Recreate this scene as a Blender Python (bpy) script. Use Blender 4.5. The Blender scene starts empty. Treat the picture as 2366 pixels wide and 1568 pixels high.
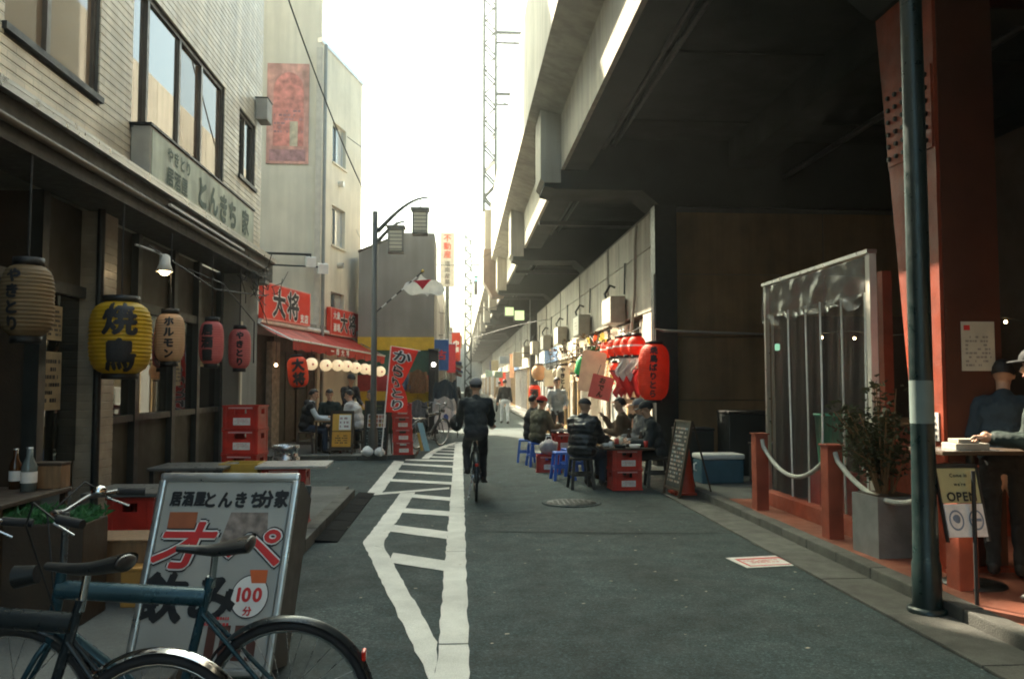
import bpy, bmesh, math, random
from mathutils import Vector, Matrix, Quaternion, noise
R = math.radians
random.seed(7)
scene = bpy.context.scene
COL = scene.collection

# ---------------------------------------------------------------- camera
cam_d = bpy.data.cameras.new('camera')
cam = bpy.data.objects.new('camera', cam_d); COL.objects.link(cam)
cam.location = (0, 0, 1.6)
cam.rotation_euler = (R(90) + math.atan(101 / 1850), 0, -math.atan(121 / 1850))
cam_d.sensor_width = 36; cam_d.lens = 36 * 1850 / 2366
cam_d.clip_start = 0.05; cam_d.clip_end = 3000
scene.camera = cam

# ---------------------------------------------------------------- sky, sun, exposure
SUN_AZ, SUN_EL = R(-35), R(42)          # ahead and to the left of the street
world = bpy.data.worlds.new('World'); scene.world = world; world.use_nodes = True
wn = world.node_tree
bg = wn.nodes['Background']
sky = wn.nodes.new('ShaderNodeTexSky'); sky.sky_type = 'NISHITA'; sky.sun_disc = False
sky.sun_elevation = SUN_EL; sky.sun_rotation = SUN_AZ
sky.air_density = 1.0; sky.dust_density = 6.0; sky.ozone_density = 1.0
tint = wn.nodes.new('ShaderNodeVectorMath'); tint.operation = 'MULTIPLY'; tint.inputs[1].default_value = (0.88, 1.03, 0.87)   # white balance of the film
wn.links.new(sky.outputs[0], tint.inputs[0]); wn.links.new(tint.outputs[0], bg.inputs[0]); bg.inputs[1].default_value = 0.15
sd = bpy.data.lights.new('sun', 'SUN'); sd.energy = 5.0; sd.angle = R(0.5); sd.color = (1.0, 0.87, 0.66)
sun = bpy.data.objects.new('sun', sd); COL.objects.link(sun)
sdir = Vector((math.sin(SUN_AZ) * math.cos(SUN_EL), math.cos(SUN_AZ) * math.cos(SUN_EL), math.sin(SUN_EL)))
sun.rotation_euler = sdir.to_track_quat('Z', 'Y').to_euler(); sun.location = (-20, 30, 40)
vs = scene.view_settings
vs.view_transform = 'Standard'; vs.look = 'None'; vs.gamma = 1.0; vs.use_curve_mapping = False
vs.exposure = 2.22
scene.cycles.max_bounces = 7; scene.cycles.diffuse_bounces = 3; scene.cycles.transparent_max_bounces = 16
scene.cycles.sample_clamp_indirect = 6.0
scene.cycles.use_denoising = True
scene.cycles.filter_width = 1.9

# ---------------------------------------------------------------- materials
def hx(s):
    s = s.lstrip('#')
    v = [int(s[i:i + 2], 16) / 255 for i in (0, 2, 4)]
    return tuple(x / 12.92 if x <= 0.04045 else ((x + 0.055) / 1.055) ** 2.4 for x in v)
_M = {}
def mat(name, col, rough=0.7, metal=0.0, var=0.12, scale=6.0, bump=0.0, bscale=40.0, streak=0.0, grime=0.0,
        spec=0.5, coords='world', emit=None, estr=0.0, transl=0.0, fine=0.0, stretch=(1, 1, 1), orand=0.0, brick=0.0, stone=0.0):
    if name in _M: return _M[name]
    if isinstance(col, str): col = hx(col)
    m = bpy.data.materials.new(name); m.use_nodes = True; nt = m.node_tree; N = nt.nodes; L = nt.links
    b = N['Principled BSDF']; out = N['Material Output']
    b.inputs['Roughness'].default_value = rough; b.inputs['Metallic'].default_value = metal
    b.inputs['Specular IOR Level'].default_value = spec
    if coords == 'world':
        pos = N.new('ShaderNodeNewGeometry').outputs['Position']
    else:
        pos = N.new('ShaderNodeTexCoord').outputs['Object']
    if stretch != (1, 1, 1):
        mp = N.new('ShaderNodeMapping'); mp.inputs['Scale'].default_value = stretch; L.new(pos, mp.inputs[0]); pos = mp.outputs[0]
    def noise_(sc, det=4, vec=pos):
        n = N.new('ShaderNodeTexNoise'); n.inputs['Scale'].default_value = sc; n.inputs['Detail'].default_value = det
        L.new(vec, n.inputs['Vector']); return n.outputs['Fac']
    def ramp(f, a, bb, c0, c1):
        r = N.new('ShaderNodeMapRange'); r.inputs[1].default_value = a; r.inputs[2].default_value = bb
        r.inputs[3].default_value = c0; r.inputs[4].default_value = c1; L.new(f, r.inputs[0]); return r.outputs[0]
    def mul(a, b_):
        n = N.new('ShaderNodeMath'); n.operation = 'MULTIPLY'; L.new(a, n.inputs[0]); L.new(b_, n.inputs[1]); return n.outputs[0]
    f = ramp(noise_(scale), 0.3, 0.7, 1 - var, 1 + var)
    if fine: f = mul(f, ramp(noise_(scale * 30, 2), 0.3, 0.7, 1 - fine, 1 + fine))
    if orand: f = mul(f, ramp(N.new('ShaderNodeObjectInfo').outputs['Random'], 0, 1, 1 - orand, 1 + orand))
    if stone:
        vo = N.new('ShaderNodeTexVoronoi'); vo.inputs['Scale'].default_value = 75; L.new(pos, vo.inputs['Vector'])
        sx = N.new('ShaderNodeSeparateColor'); L.new(vo.outputs['Color'], sx.inputs[0]); f = mul(f, ramp(sx.outputs[0], .55, 1.0, 1 - stone * .3, 1 + stone))
        cn = noise_(0.45, 8); f = mul(f, ramp(cn, 0.38, 0.5, 0.72, 1.0)); f = mul(f, ramp(noise_(26, 3), 0.3, 0.7, 0.72, 1.28)); f = mul(f, ramp(noise_(120, 2), 0.25, 0.75, 0.55, 1.45))
    if brick:
        sp = N.new('ShaderNodeSeparateXYZ'); L.new(pos, sp.inputs[0]); cb = N.new('ShaderNodeCombineXYZ'); L.new(sp.outputs[1], cb.inputs[0]); L.new(sp.outputs[2], cb.inputs[1])
        bt = N.new('ShaderNodeTexBrick'); bt.inputs['Scale'].default_value = 1.0; bt.inputs['Brick Width'].default_value = .235; bt.inputs['Row Height'].default_value = .0745; bt.inputs['Mortar Size'].default_value = .002
        bt.inputs['Color1'].default_value = (1 - brick,) * 3 + (1,); bt.inputs['Color2'].default_value = (1, 1, 1, 1); bt.inputs['Mortar'].default_value = (.45, .45, .45, 1); L.new(cb.outputs[0], bt.inputs['Vector'])
        bs = N.new('ShaderNodeSeparateColor'); L.new(bt.outputs['Color'], bs.inputs[0]); f = mul(f, bs.outputs[0])
    if grime: f = mul(f, ramp(noise_(0.7, 6), 0.35, 0.6, 1 - grime, 1.0))
    if streak:
        mp = N.new('ShaderNodeMapping'); mp.inputs['Scale'].default_value = (5, 5, 0.35); L.new(pos, mp.inputs[0])
        f = mul(f, ramp(noise_(1.0, 5, mp.outputs[0]), 0.4, 0.62, 1 - streak, 1.0))
    vm = N.new('ShaderNodeVectorMath'); vm.operation = 'SCALE'; vm.inputs[0].default_value = col; L.new(f, vm.inputs['Scale'])
    L.new(vm.outputs[0], b.inputs['Base Color'])
    if rough > 0.25:
        L.new(ramp(noise_(scale * 2.3), 0.3, 0.7, max(0.05, rough - 0.1), min(1, rough + 0.1)), b.inputs['Roughness'])
    if bump:
        bn = N.new('ShaderNodeBump'); bn.inputs['Strength'].default_value = bump; bn.inputs['Distance'].default_value = 0.02
        L.new(noise_(bscale, 5), bn.inputs['Height']); L.new(bn.outputs[0], b.inputs['Normal'])
    if emit is not None:
        b.inputs['Emission Color'].default_value = (*(hx(emit) if isinstance(emit, str) else emit), 1)
        b.inputs['Emission Strength'].default_value = estr
    if transl:
        t = N.new('ShaderNodeBsdfTranslucent'); L.new(vm.outputs[0], t.inputs[0])
        mx = N.new('ShaderNodeMixShader'); mx.inputs[0].default_value = transl
        L.new(b.outputs[0], mx.inputs[1]); L.new(t.outputs[0], mx.inputs[2]); L.new(mx.outputs[0], out.inputs['Surface'])
    _M[name] = m; return m

def glass_mat(name, body, ior=1.7, transp=0.0, rough=0.015):
    if name in _M: return _M[name]
    m = bpy.data.materials.new(name); m.use_nodes = True; nt = m.node_tree; N = nt.nodes; L = nt.links
    N.remove(N['Principled BSDF'])
    fr = N.new('ShaderNodeFresnel'); fr.inputs[0].default_value = ior
    nz = N.new('ShaderNodeTexNoise'); nz.inputs['Scale'].default_value = 1.6
    L.new(N.new('ShaderNodeNewGeometry').outputs['Position'], nz.inputs['Vector'])
    bp = N.new('ShaderNodeBump'); bp.inputs['Strength'].default_value = 0.03; L.new(nz.outputs['Fac'], bp.inputs['Height'])
    g = N.new('ShaderNodeBsdfGlossy'); g.inputs['Roughness'].default_value = rough; L.new(bp.outputs[0], g.inputs['Normal'])
    if transp:
        a = N.new('ShaderNodeBsdfTransparent'); a.inputs[0].default_value = (*body, 1)
    else:
        a = N.new('ShaderNodeBsdfDiffuse'); a.inputs[0].default_value = (*body, 1)
    mx = N.new('ShaderNodeMixShader'); L.new(fr.outputs[0], mx.inputs[0]); L.new(a.outputs[0], mx.inputs[1]); L.new(g.outputs[0], mx.inputs[2])
    L.new(mx.outputs[0], N['Material Output'].inputs['Surface'])
    _M[name] = m; return m

asphalt = mat('asphalt', (0.029, 0.049, 0.051), 0.85, var=0.25, scale=2.2, bump=0.6, bscale=160, grime=0.25, fine=0.45, stone=0.7)
asphalt_new = mat('asphalt_new', (0.024, 0.039, 0.041), 0.85, var=0.2, scale=3, bump=0.6, bscale=160, fine=0.4, stone=0.7)
asphalt_old = mat('asphalt_old', (0.047, 0.068, 0.069), 0.88, var=0.25, scale=3, bump=0.6, bscale=160, grime=0.3, fine=0.4, stone=0.6)
paint_white = mat('paint_white', (0.62, 0.61, 0.56), 0.7, var=0.10, scale=5, bump=0.25, bscale=200, grime=0.22, fine=0.16)
pave = mat('pavement', (0.10, 0.105, 0.098), 0.85, var=0.2, scale=2, bump=0.3, bscale=120, grime=0.3, fine=0.2)
kerbstone = mat('kerbstone', (0.098, 0.098, 0.085), 0.85, var=0.3, scale=5, bump=0.4, bscale=80, grime=0.45, fine=0.3, orand=.15)
concrete = mat('concrete', (0.40, 0.365, 0.295), 0.85, var=0.12, scale=1.2, bump=0.2, bscale=30, streak=0.22, grime=0.15)
concrete_shade = mat('concrete_shade', (0.014, 0.019, 0.016), 0.9, var=0.18, scale=0.9, bump=0.2, bscale=25, grime=0.3)  # viaduct concrete made near black; shade under the deck put in the colour
render_wall = mat('render_wall', (0.68, 0.62, 0.49), 0.85, var=0.08, scale=1.5, bump=0.15, bscale=60, streak=0.10, grime=0.12)
render_grey = mat('render_grey', (0.26, 0.25, 0.225), 0.9, var=0.1, scale=1.5, bump=0.2, bscale=70, streak=0.12, grime=0.12)
tile_cream = mat('tile_cream', (0.78, 0.69, 0.53), 0.45, var=0.12, scale=3, bump=0.12, bscale=60, streak=0.2, grime=0.12, orand=.07, brick=.12)
mortar = mat('mortar', (0.10, 0.095, 0.085), 0.95)
panel_grey = mat('panel_grey', (0.42, 0.39, 0.32), 0.8, var=0.12, scale=1.6, bump=0.15, bscale=50, streak=0.28, grime=0.15, orand=.10)
brown_wall = mat('brown_wall', (0.25, 0.15, 0.07), 0.7, var=0.2, scale=2, streak=0.2, bump=0.1)
dark_steel = mat('dark_steel', (0.022, 0.024, 0.024), 0.45, 0.5, var=0.25, scale=8, bump=0.1)
black = mat('black', (0.012, 0.012, 0.012), 0.55, var=0.2)
dark_frame = mat('dark_frame', (0.018, 0.022, 0.022), 0.4, var=0.2, scale=5)
alu = mat('aluminium', (0.55, 0.55, 0.54), 0.35, 0.9, var=0.1, scale=5)
bronze_alu = mat('bronze_frame', (0.10, 0.085, 0.07), 0.4, 0.6, var=0.15)
steel = mat('steel', (0.45, 0.46, 0.47), 0.3, 0.95, var=0.12, scale=10)
chrome = mat('chrome', (0.65, 0.66, 0.67), 0.14, 1.0, var=0.05)
vermilion = mat('vermilion_paint', (0.34, 0.05, 0.017), 0.5, var=0.25, scale=3.5, bump=0.12, grime=0.35, streak=0.3, fine=.12)
pole_green = mat('pole_green', (0.009, 0.021, 0.021), 0.35, 0.2, var=0.2, scale=6, bump=0.05)
wood = mat('wood', (0.20, 0.11, 0.05), 0.6, var=0.3, scale=4, stretch=(8, 8, 1), bump=0.15)
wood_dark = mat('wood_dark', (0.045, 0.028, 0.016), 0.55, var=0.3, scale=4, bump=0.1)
wood_pale = mat('wood_pale', (0.42, 0.28, 0.13), 0.6, var=0.2, scale=5, bump=0.1)
red_plastic = mat('red_plastic', (0.50, 0.030, 0.018), 0.42, var=0.2, scale=6, grime=0.3, coords='object', orand=.18, fine=.1)
blue_plastic = mat('blue_plastic', (0.035, 0.13, 0.52), 0.4, var=0.1, coords='object')
white_plastic = mat('white_plastic', (0.72, 0.71, 0.67), 0.5, var=0.07, grime=0.1)
label_white = mat('label_white', (0.70, 0.66, 0.62), 0.6, var=0.12, scale=20, coords='object')
label_pink = mat('label_pink', (0.62, 0.34, 0.33), 0.6, var=0.15, scale=20, coords='object')
sign_red = mat('sign_red', (0.72, 0.035, 0.015), 0.4, var=0.08, scale=2, grime=0.1)
ink = mat('ink', (0.012, 0.012, 0.014), 0.6, var=0.1)
ink_white = mat('ink_white', (0.80, 0.78, 0.74), 0.6, var=0.05)
ink_red = mat('ink_red', (0.60, 0.03, 0.03), 0.6, var=0.1)
ink_green = mat('ink_green', (0.075, 0.12, 0.095), 0.6, var=0.3, scale=10)
glass_dark = glass_mat('glass_dark', (0.012, 0.014, 0.012), 1.75)
glass_up = glass_mat('glass_upper', (0.06, 0.05, 0.04), 3.2)
glass_clear = glass_mat('glass_clear', (0.8, 0.85, 0.83), 1.5, 1.0)
rubber = mat('rubber', (0.014, 0.014, 0.015), 0.8, var=0.2, coords='object')
strip_m = mat('strip_dark', (0.010, 0.011, 0.012), 1.0, spec=0.1, var=0.3)

# ---------------------------------------------------------------- mesh builder
class MB:
    def __init__(s): s.v = []; s.f = []; s.mi = []; s.cur = 0; s.sm = []
    def add(s, vs, fs, M=None, smooth=False):
        n = len(s.v)
        if M is not None: vs = [M @ Vector(v) for v in vs]
        s.v += [tuple(v) for v in vs]
        for f in fs: s.f.append(tuple(i + n for i in f)); s.mi.append(s.cur); s.sm.append(smooth)
        return s
    def box(s, x0, x1, y0, y1, z0, z1, M=None):
        vs = [(x, y, z) for z in (z0, z1) for y in (y0, y1) for x in (x0, x1)]
        return s.add(vs, [(0, 2, 3, 1), (4, 5, 7, 6), (0, 1, 5, 4), (2, 6, 7, 3), (0, 4, 6, 2), (1, 3, 7, 5)], M)
    def bbox(s, x0, x1, y0, y1, z0, z1, b=0.01, M=None):
        """box with bevelled edges"""
        bm = bmesh.new(); bmesh.ops.create_cube(bm, size=1)
        for v in bm.verts: v.co = Vector(((x0 + x1) / 2 + v.co.x * (x1 - x0), (y0 + y1) / 2 + v.co.y * (y1 - y0), (z0 + z1) / 2 + v.co.z * (z1 - z0)))
        b = min(b, (x1 - x0) * .45, (y1 - y0) * .45, (z1 - z0) * .45)
        bmesh.ops.bevel(bm, geom=bm.edges[:], offset=b, segments=2, profile=0.6, affect='EDGES')
        bm.verts.index_update()
        s.add([v.co.copy() for v in bm.verts], [[v.index for v in f.verts] for f in bm.faces], M); bm.free(); return s
    def prism(s, pts, axis, a, b, M=None):
        """polygon in the two other axes, extruded along axis from a to b"""
        n = len(pts)
        def p(u, v, w): return {'x': (w, u, v), 'y': (u, w, v), 'z': (u, v, w)}[axis]
        vs = [p(u, v, a) for u, v in pts] + [p(u, v, b) for u, v in pts]
        fs = [tuple(range(n)), tuple(range(2 * n - 1, n - 1, -1))] + [(i, i + n, (i + 1) % n + n, (i + 1) % n) for i in range(n)]
        return s.add(vs, fs, M)
    def cyl(s, p0, p1, r0, r1=None, n=12, cap=True, M=None):
        p0 = Vector(p0); p1 = Vector(p1); r1 = r0 if r1 is None else r1
        q = (p1 - p0).to_track_quat('Z', 'Y')
        a = [p0 + q @ Vector((math.cos(2 * math.pi * i / n) * r0, math.sin(2 * math.pi * i / n) * r0, 0)) for i in range(n)]
        b = [p1 + q @ Vector((math.cos(2 * math.pi * i / n) * r1, math.sin(2 * math.pi * i / n) * r1, 0)) for i in range(n)]
        s.add(a + b, [(i, (i + 1) % n, (i + 1) % n + n, i + n) for i in range(n)], M, True)
        if cap: s.add(a + b, [tuple(range(n - 1, -1, -1)), tuple(range(n, 2 * n))], M)
        return s
    def tube(s, pts, r, n=8, M=None, closed=False):
        pts = [Vector(p) for p in pts]; k = len(pts); rings = []
        rr = r if isinstance(r, (list, tuple)) else [r] * k
        up = Vector((0.13, 0.21, 0.97))
        for i, p in enumerate(pts):
            t = (pts[(i + 1) % k] - pts[i - 1]) if closed else (pts[min(i + 1, k - 1)] - pts[max(i - 1, 0)])
            t.normalize()
            if abs(t.dot(up)) > 0.95: up = Vector((0.9, 0.3, 0.1))
            u = t.cross(up).normalized(); w = u.cross(t); up = w
            rings.append([p + (u * math.cos(2 * math.pi * j / n) + w * math.sin(2 * math.pi * j / n)) * rr[i] for j in range(n)])
        vs = [v for g in rings for v in g]; fs = []
        for i in range(k if closed else k - 1):
            a = i * n; b = ((i + 1) % k) * n
            fs += [(a + j, b + j, b + (j + 1) % n, a + (j + 1) % n) for j in range(n)]
        s.add(vs, fs, M, True)
        if not closed: s.add(rings[0] + rings[-1], [tuple(range(n)), tuple(range(2 * n - 1, n - 1, -1))], M)
        return s
    def lathe(s, prof, n=20, M=None, cx=0, cy=0, sy=1.0):
        vs = []; fs = []
        for r, z in prof:
            for j in range(n):
                a = 2 * math.pi * j / n; vs.append((cx + r * math.cos(a), cy + r * math.sin(a) * sy, z))
        for i in range(len(prof) - 1):
            for j in range(n):
                fs.append((i * n + j, i * n + (j + 1) % n, (i + 1) * n + (j + 1) % n, (i + 1) * n + j))
        return s.add(vs, fs, M, True)
    def ell(s, c, r, n=12, m=8, M=None, rot=None):
        c = Vector(c); vs = []; fs = []
        for i in range(m + 1):
            th = math.pi * i / m
            for j in range(n):
                ph = 2 * math.pi * j / n
                v = Vector((r[0] * math.sin(th) * math.cos(ph), r[1] * math.sin(th) * math.sin(ph), r[2] * math.cos(th)))
                if rot is not None: v = rot @ v
                vs.append(c + v)
        for i in range(m):
            for j in range(n): fs.append((i * n + j, (i + 1) * n + j, (i + 1) * n + (j + 1) % n, i * n + (j + 1) % n))
        return s.add(vs, fs, M, True)
    def capsule(s, p0, p1, r0, r1=None, n=10):
        r1 = r0 if r1 is None else r1
        p0 = Vector(p0); p1 = Vector(p1)
        s.ell(p0, (r0,) * 3, n, 6); s.ell(p1, (r1,) * 3, n, 6)
        if (p1 - p0).length > 1e-4: s.cyl(p0, p1, r0, r1, n)
        return s
    def quad(s, a, b, c, d, M=None): return s.add([a, b, c, d], [(0, 1, 2, 3)], M)
    def grid(s, fn, nu, nv, M=None, smooth=True):
        vs = [fn(i / nu, j / nv) for j in range(nv + 1) for i in range(nu + 1)]
        w = nu + 1
        return s.add(vs, [(j * w + i, j * w + i + 1, (j + 1) * w + i + 1, (j + 1) * w + i) for j in range(nv) for i in range(nu)], M, smooth)
    def mesh(s, name, mats):
        me = bpy.data.meshes.new(name); me.from_pydata(s.v, [], s.f)
        for m in (mats if isinstance(mats, (list, tuple)) else [mats]): me.materials.append(m)
        me.polygons.foreach_set('material_index', s.mi); me.polygons.foreach_set('use_smooth', s.sm)
        me.update(); return me
    def build(s, name, mats, parent=None, world=True):
        o = link(name, s.mesh(name, mats), parent, world)
        if name in ('print', 'chalk_writing', 'spokes', 'slats', 'shop_frame'): o['kind'] = 'stuff'
        return o

def WM(o):
    m = o.matrix_basis
    return (WM(o.parent) @ o.matrix_parent_inverse @ m) if o.parent else m.copy()
def link(name, me, parent=None, world=True):
    o = bpy.data.objects.new(name, me); COL.objects.link(o)
    if parent:
        o.parent = parent
        if world: o.matrix_parent_inverse = WM(parent).inverted()
    return o
def tag(o, label=None, cat=None, group=None, kind=None):
    if label: o['label'] = label
    if cat: o['category'] = cat
    if group: o['group'] = group
    if kind: o['kind'] = kind
    return o
def thing(name, label, cat, loc=(0, 0, 0), rz=0.0, group=None):
    o = bpy.data.objects.new(name, None); COL.objects.link(o); o.empty_display_size = 0.1
    o.location = loc; o.rotation_euler = (0, 0, rz)
    return tag(o, label, cat, group)
def setloc(o, loc, rz=0.0, rx=0.0, ry=0.0, s=1.0):
    o.location = loc; o.rotation_euler = (rx, ry, rz); o.scale = (s, s, s); return o
def copy_tree(o, parent=None):
    c = o.copy(); COL.objects.link(c)
    if parent: c.parent = parent
    for ch in list(o.children): copy_tree(ch, c)
    return c
def dup(o, label, loc, rz=0.0, s=None):
    c = copy_tree(o); c.location = loc; c.rotation_euler = (0, 0, rz); c['label'] = label
    if s: c.scale = (s, s, s)
    return c
def structure(name, mb, mats):
    return tag(mb.build(name, mats), kind='structure')
def fm(origin, xdir, ydir=(0, 0, 1)):
    """frame: local x along xdir, local y along ydir, z out"""
    x = Vector(xdir).normalized(); y = Vector(ydir).normalized(); z = x.cross(y)
    M = Matrix((x, y, z)).transposed().to_4x4(); M.translation = Vector(origin); return M
def W2(p0, p1, z=0):
    """frame on a vertical wall through ground points p0 -> p1 (x along the wall, y up, z outward to the right of travel)"""
    return fm((p0[0], p0[1], z), (p1[0] - p0[0], p1[1] - p0[1], 0))

# ---------------------------------------------------------------- lettering
_tc = bpy.data.curves.new('lettering_source', 'FONT'); _to = bpy.data.objects.new('lettering_source', _tc); COL.objects.link(_to)
_tcache = {}
def glyph(ch, bold):
    k = (ch, bold)
    if k not in _tcache:
        _tc.body = ch; _tc.offset = bold; _tc.resolution_u = 3
        bpy.context.view_layer.update()
        me = bpy.data.meshes.new_from_object(_to.evaluated_get(bpy.context.evaluated_depsgraph_get()))
        vs = [tuple(v.co) for v in me.vertices]; fs = [tuple(p.vertices) for p in me.polygons]
        bpy.data.meshes.remove(me)
        if vs:
            x0 = min(v[0] for v in vs); x1 = max(v[0] for v in vs); y0 = min(v[1] for v in vs); y1 = max(v[1] for v in vs)
        else: x0 = x1 = y0 = y1 = 0
        _tcache[k] = (vs, fs, x0, x1, y0, y1)
    return _tcache[k]
def layout(text, h, vertical=False, bold=0.02, wscale=1.0, pitch=1.08, slant=0.0):
    """flat letters centred on the origin -> verts (x,y), faces"""
    V = []; Fs = []; n = len(text); extra = bold if bold > .012 else 0.0; bold = 0.0
    cjk = any(ord(c) > 0x2000 for c in text)
    pos = 0.0; placed = []
    for c in text:
        g = glyph(c, bold); adv = pitch if cjk else (g[3] - g[2] + 0.16 if c != ' ' else 0.4)
        placed.append((g, pos, adv)); pos += adv
    for i, (g, p, adv) in enumerate(placed):
        b = len(V); cx = (g[2] + g[3]) / 2; cy = 0.38 if cjk else 0.35
        for v in g[0]:
            if vertical: x = (v[0] - cx) * wscale; y = v[1] - cy + (pos / 2 - p - adv / 2)
            else: x = (v[0] - cx + p + adv / 2 - pos / 2) * wscale; y = v[1] - cy
            V.append(((x + slant * y) * h, y * h, 0.0))
        Fs += [tuple(q + b for q in f) for f in g[1]]
    if extra:                                   # heavy brush strokes: shifted copies in thin layers
        V0, F0_ = V, Fs; V = []; Fs = []
        for k, (dx, dy) in enumerate(((0, 0), (1, 0), (-1, 0), (0, 1), (0, -1), (.7, .7), (-.7, -.7))):
            b = len(V); V += [(x + dx * extra * h, y + dy * extra * h, k * 0.0003) for x, y, z in V0]; Fs += [tuple(q + b for q in f) for f in F0_]
    return V, Fs
def lettering(text, h, m, M, parent, lift=0.004, world=True, name='lettering', **kw):
    V, Fs = layout(text, h, **kw)
    mb = MB(); mb.add([(x, y, lift + z) for x, y, z in V], Fs, M)
    return mb.build(name, m, parent, world)
def strokes(mb, w, h, rows, M, seed=0, z=0.004, fill=0.7):
    """rows of small unreadable marks"""
    rnd = random.Random(seed); rh = h / rows
    for r in range(rows):
        x = -w / 2
        while x < w / 2 - 0.02 * w:
            l = rnd.uniform(0.04, 0.14) * w
            if rnd.random() < fill:
                y = h / 2 - (r + .5) * rh
                mb.add([(x, y - rh * .25, z), (min(x + l, w / 2), y - rh * .25, z), (min(x + l, w / 2), y + rh * .25, z), (x, y + rh * .25, z)], [(0, 1, 2, 3)], M)
            x += l + 0.03 * w

# ================================================================ GROUND
mb = MB(); mb.add([(-210, -210, 0), (210, -210, 0), (210, 210, 0), (-210, 210, 0)], [(0, 1, 2, 3)])
structure('road', mb, asphalt)
def sheet(name, pts, z, m):
    mb = MB(); mb.add([(x, y, z) for x, y in pts], [tuple(range(len(pts)))]); return structure(name, mb, m)
sheet('road_patch', [(0.12, 8.75), (2.9, 8.45), (2.9, 9.75), (0.12, 10.0)], 0.004, asphalt_new)
sheet('road_patch', [(-1.36, 2.2), (-0.36, 2.2), (-0.62, 6.0), (-1.36, 5.7)], 0.004, asphalt_old)
sheet('road_patch', [(0.4, 13.0), (2.5, 12.6), (2.6, 16.4), (0.5, 16.2)], 0.004, asphalt_old)
sheet('road_patch', [(0.15, 17.5), (2.6, 17.5), (2.6, 34), (0.15, 34)], 0.004, asphalt_old)
mk = bpy.data.objects.new('road_marking', None); COL.objects.link(mk); tag(mk, kind='structure')
def stripe(pts, z=0.008):
    mb = MB(); k = len(pts)
    # ragged edge: subdivide the outline and jitter it by millimetres
    out = []
    for i in range(k):
        a = Vector(pts[i]); b = Vector(pts[(i + 1) % k]); n = max(1, int((b - a).length / 0.12))
        for j in range(n):
            p = a.lerp(b, j / n)
            if j: p = p + Vector((random.uniform(-.007, .007), random.uniform(-.007, .007)))
            out.append((p.x, p.y, z))
    mb.add(out, [tuple(range(len(out)))]); return mb.build('stripe', paint_white, mk)
def band(p0, p1, w, side=1):
    a = Vector(p0); b = Vector(p1); n = Vector(((b - a).y, -(b - a).x)).normalized() * w * side
    return stripe([a, b, b + n, a + n])
for y0, y1 in ((2.2, 7.2), (7.2, 12.3), (12.3, 17.0), (17.0, 21.9)):
    stripe([(-0.125 + .006 * y0 / 20, y0), (0.055 + .0012 * y0, y0), (0.055 + .0012 * y1, y1), (-0.125 + .006 * y1 / 20, y1)])
stripe([(-0.13, 4.3), (-0.96, 8.19), (-0.72, 7.92), (-0.13, 5.05)], 0.009)
stripe([(-0.96, 8.19), (-0.85, 11.81), (-0.64, 11.9), (-0.755, 8.3), (-0.72, 7.92)], 0.0094)
for yl, yr, xl, w in ((7.3, 6.93, -.62, .40), (8.78, 8.33, -.73, .42), (10.05, 9.75, -.70, .36), (11.38, 11.0, -.68, .34)):
    stripe([(xl, yl), (-0.12, yr), (-0.12, yr + w), (xl, yl + w)], 0.0086)
stripe([(-1.34, 11.55), (-0.15, 12.22), (-0.15, 12.42), (-1.34, 11.76)], 0.0098)
stripe([(-1.34, 11.77), (-1.12, 11.9), (-1.12, 16.55), (-1.34, 16.75)], 0.0086)
for yl, yr in ((13.25, 12.75), (14.6, 14.0), (15.9, 15.3), (16.75, 16.45)):
    stripe([(-1.12, yl), (-0.12, yr), (-0.12, yr + .32), (-1.12, yl + .32)], 0.009)
prev = None
edge = [(-0.80, 17.15), (-0.74, 18.3), (-0.60, 19.6), (-0.40, 20.7), (-0.12, 21.8)]
for a, b in zip(edge, edge[1:]): band(a, b, 0.16)
for yl, yr, xl in ((17.45, 17.2, -.62), (18.3, 18.05, -.58), (19.1, 18.9, -.50), (19.9, 19.75, -.40), (20.6, 20.5, -.28)):
    stripe([(xl, yl), (-0.12, yr), (-0.12, yr + .26), (xl, yl + .26)], 0.0082)
for i in range(6): sheet('road_patch', [(-0.132, 5 + i * 2.7), (0.066, 5.0 + i * 2.7), (0.066, 5.012 + i * 2.7), (-0.132, 5.012 + i * 2.7)], 0.011, asphalt)
seam = mat('tar_seam', (.010, .013, .013), .95, var=.3, spec=.1)
rnd = random.Random(31)
def crack(p, q, w=.012, jit=.04, n=26):
    a = Vector(p); b = Vector(q); nrm = Vector(((b - a).y, -(b - a).x)).normalized(); L_ = []; R_ = []; off = 0
    for i in range(n + 1):
        off += rnd.uniform(-jit, jit); c = a.lerp(b, i / n) + nrm * off; ww = w * rnd.uniform(.4, 1.2)
        L_.append((c.x - nrm.x * ww, c.y - nrm.y * ww)); R_.append((c.x + nrm.x * ww, c.y + nrm.y * ww))
    mb = MB(); vs_ = [(x, y, .0062) for x, y in L_ + R_]; mb.add(vs_, [(i, i + 1, i + n + 2, i + n + 1) for i in range(n)]); return structure('tar_seam', mb, seam)
crack((.12, 10.02), (2.9, 9.77), .010, .004); crack((.12, 8.73), (2.9, 8.43), .010, .004); crack((-1.4, 13.2), (-4.5, 13.6), .01, .01); crack((.42, 13.0), (.5, 16.2), .006, .006); crack((1.0, 11.6), (2.0, 12.8), .004, .02)
lt = MB(); rnd = random.Random(77)
for i in range(260):
    x = rnd.uniform(-3.4, 3.3); y = rnd.uniform(3.2, 20) ; s_ = rnd.uniform(.006, .022); a = rnd.uniform(0, 6.28)
    lt.add([(x + s_ * math.cos(a + q), y + s_ * math.sin(a + q) * .6, .0125 + rnd.uniform(0, .004)) for q in (0, 1.7, 3.1, 4.6)], [(0, 1, 2, 3)])
o = lt.build('litter', mat('litter_pale', (.38, .34, .27), .9, var=.4)); o['kind'] = 'stuff'
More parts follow.
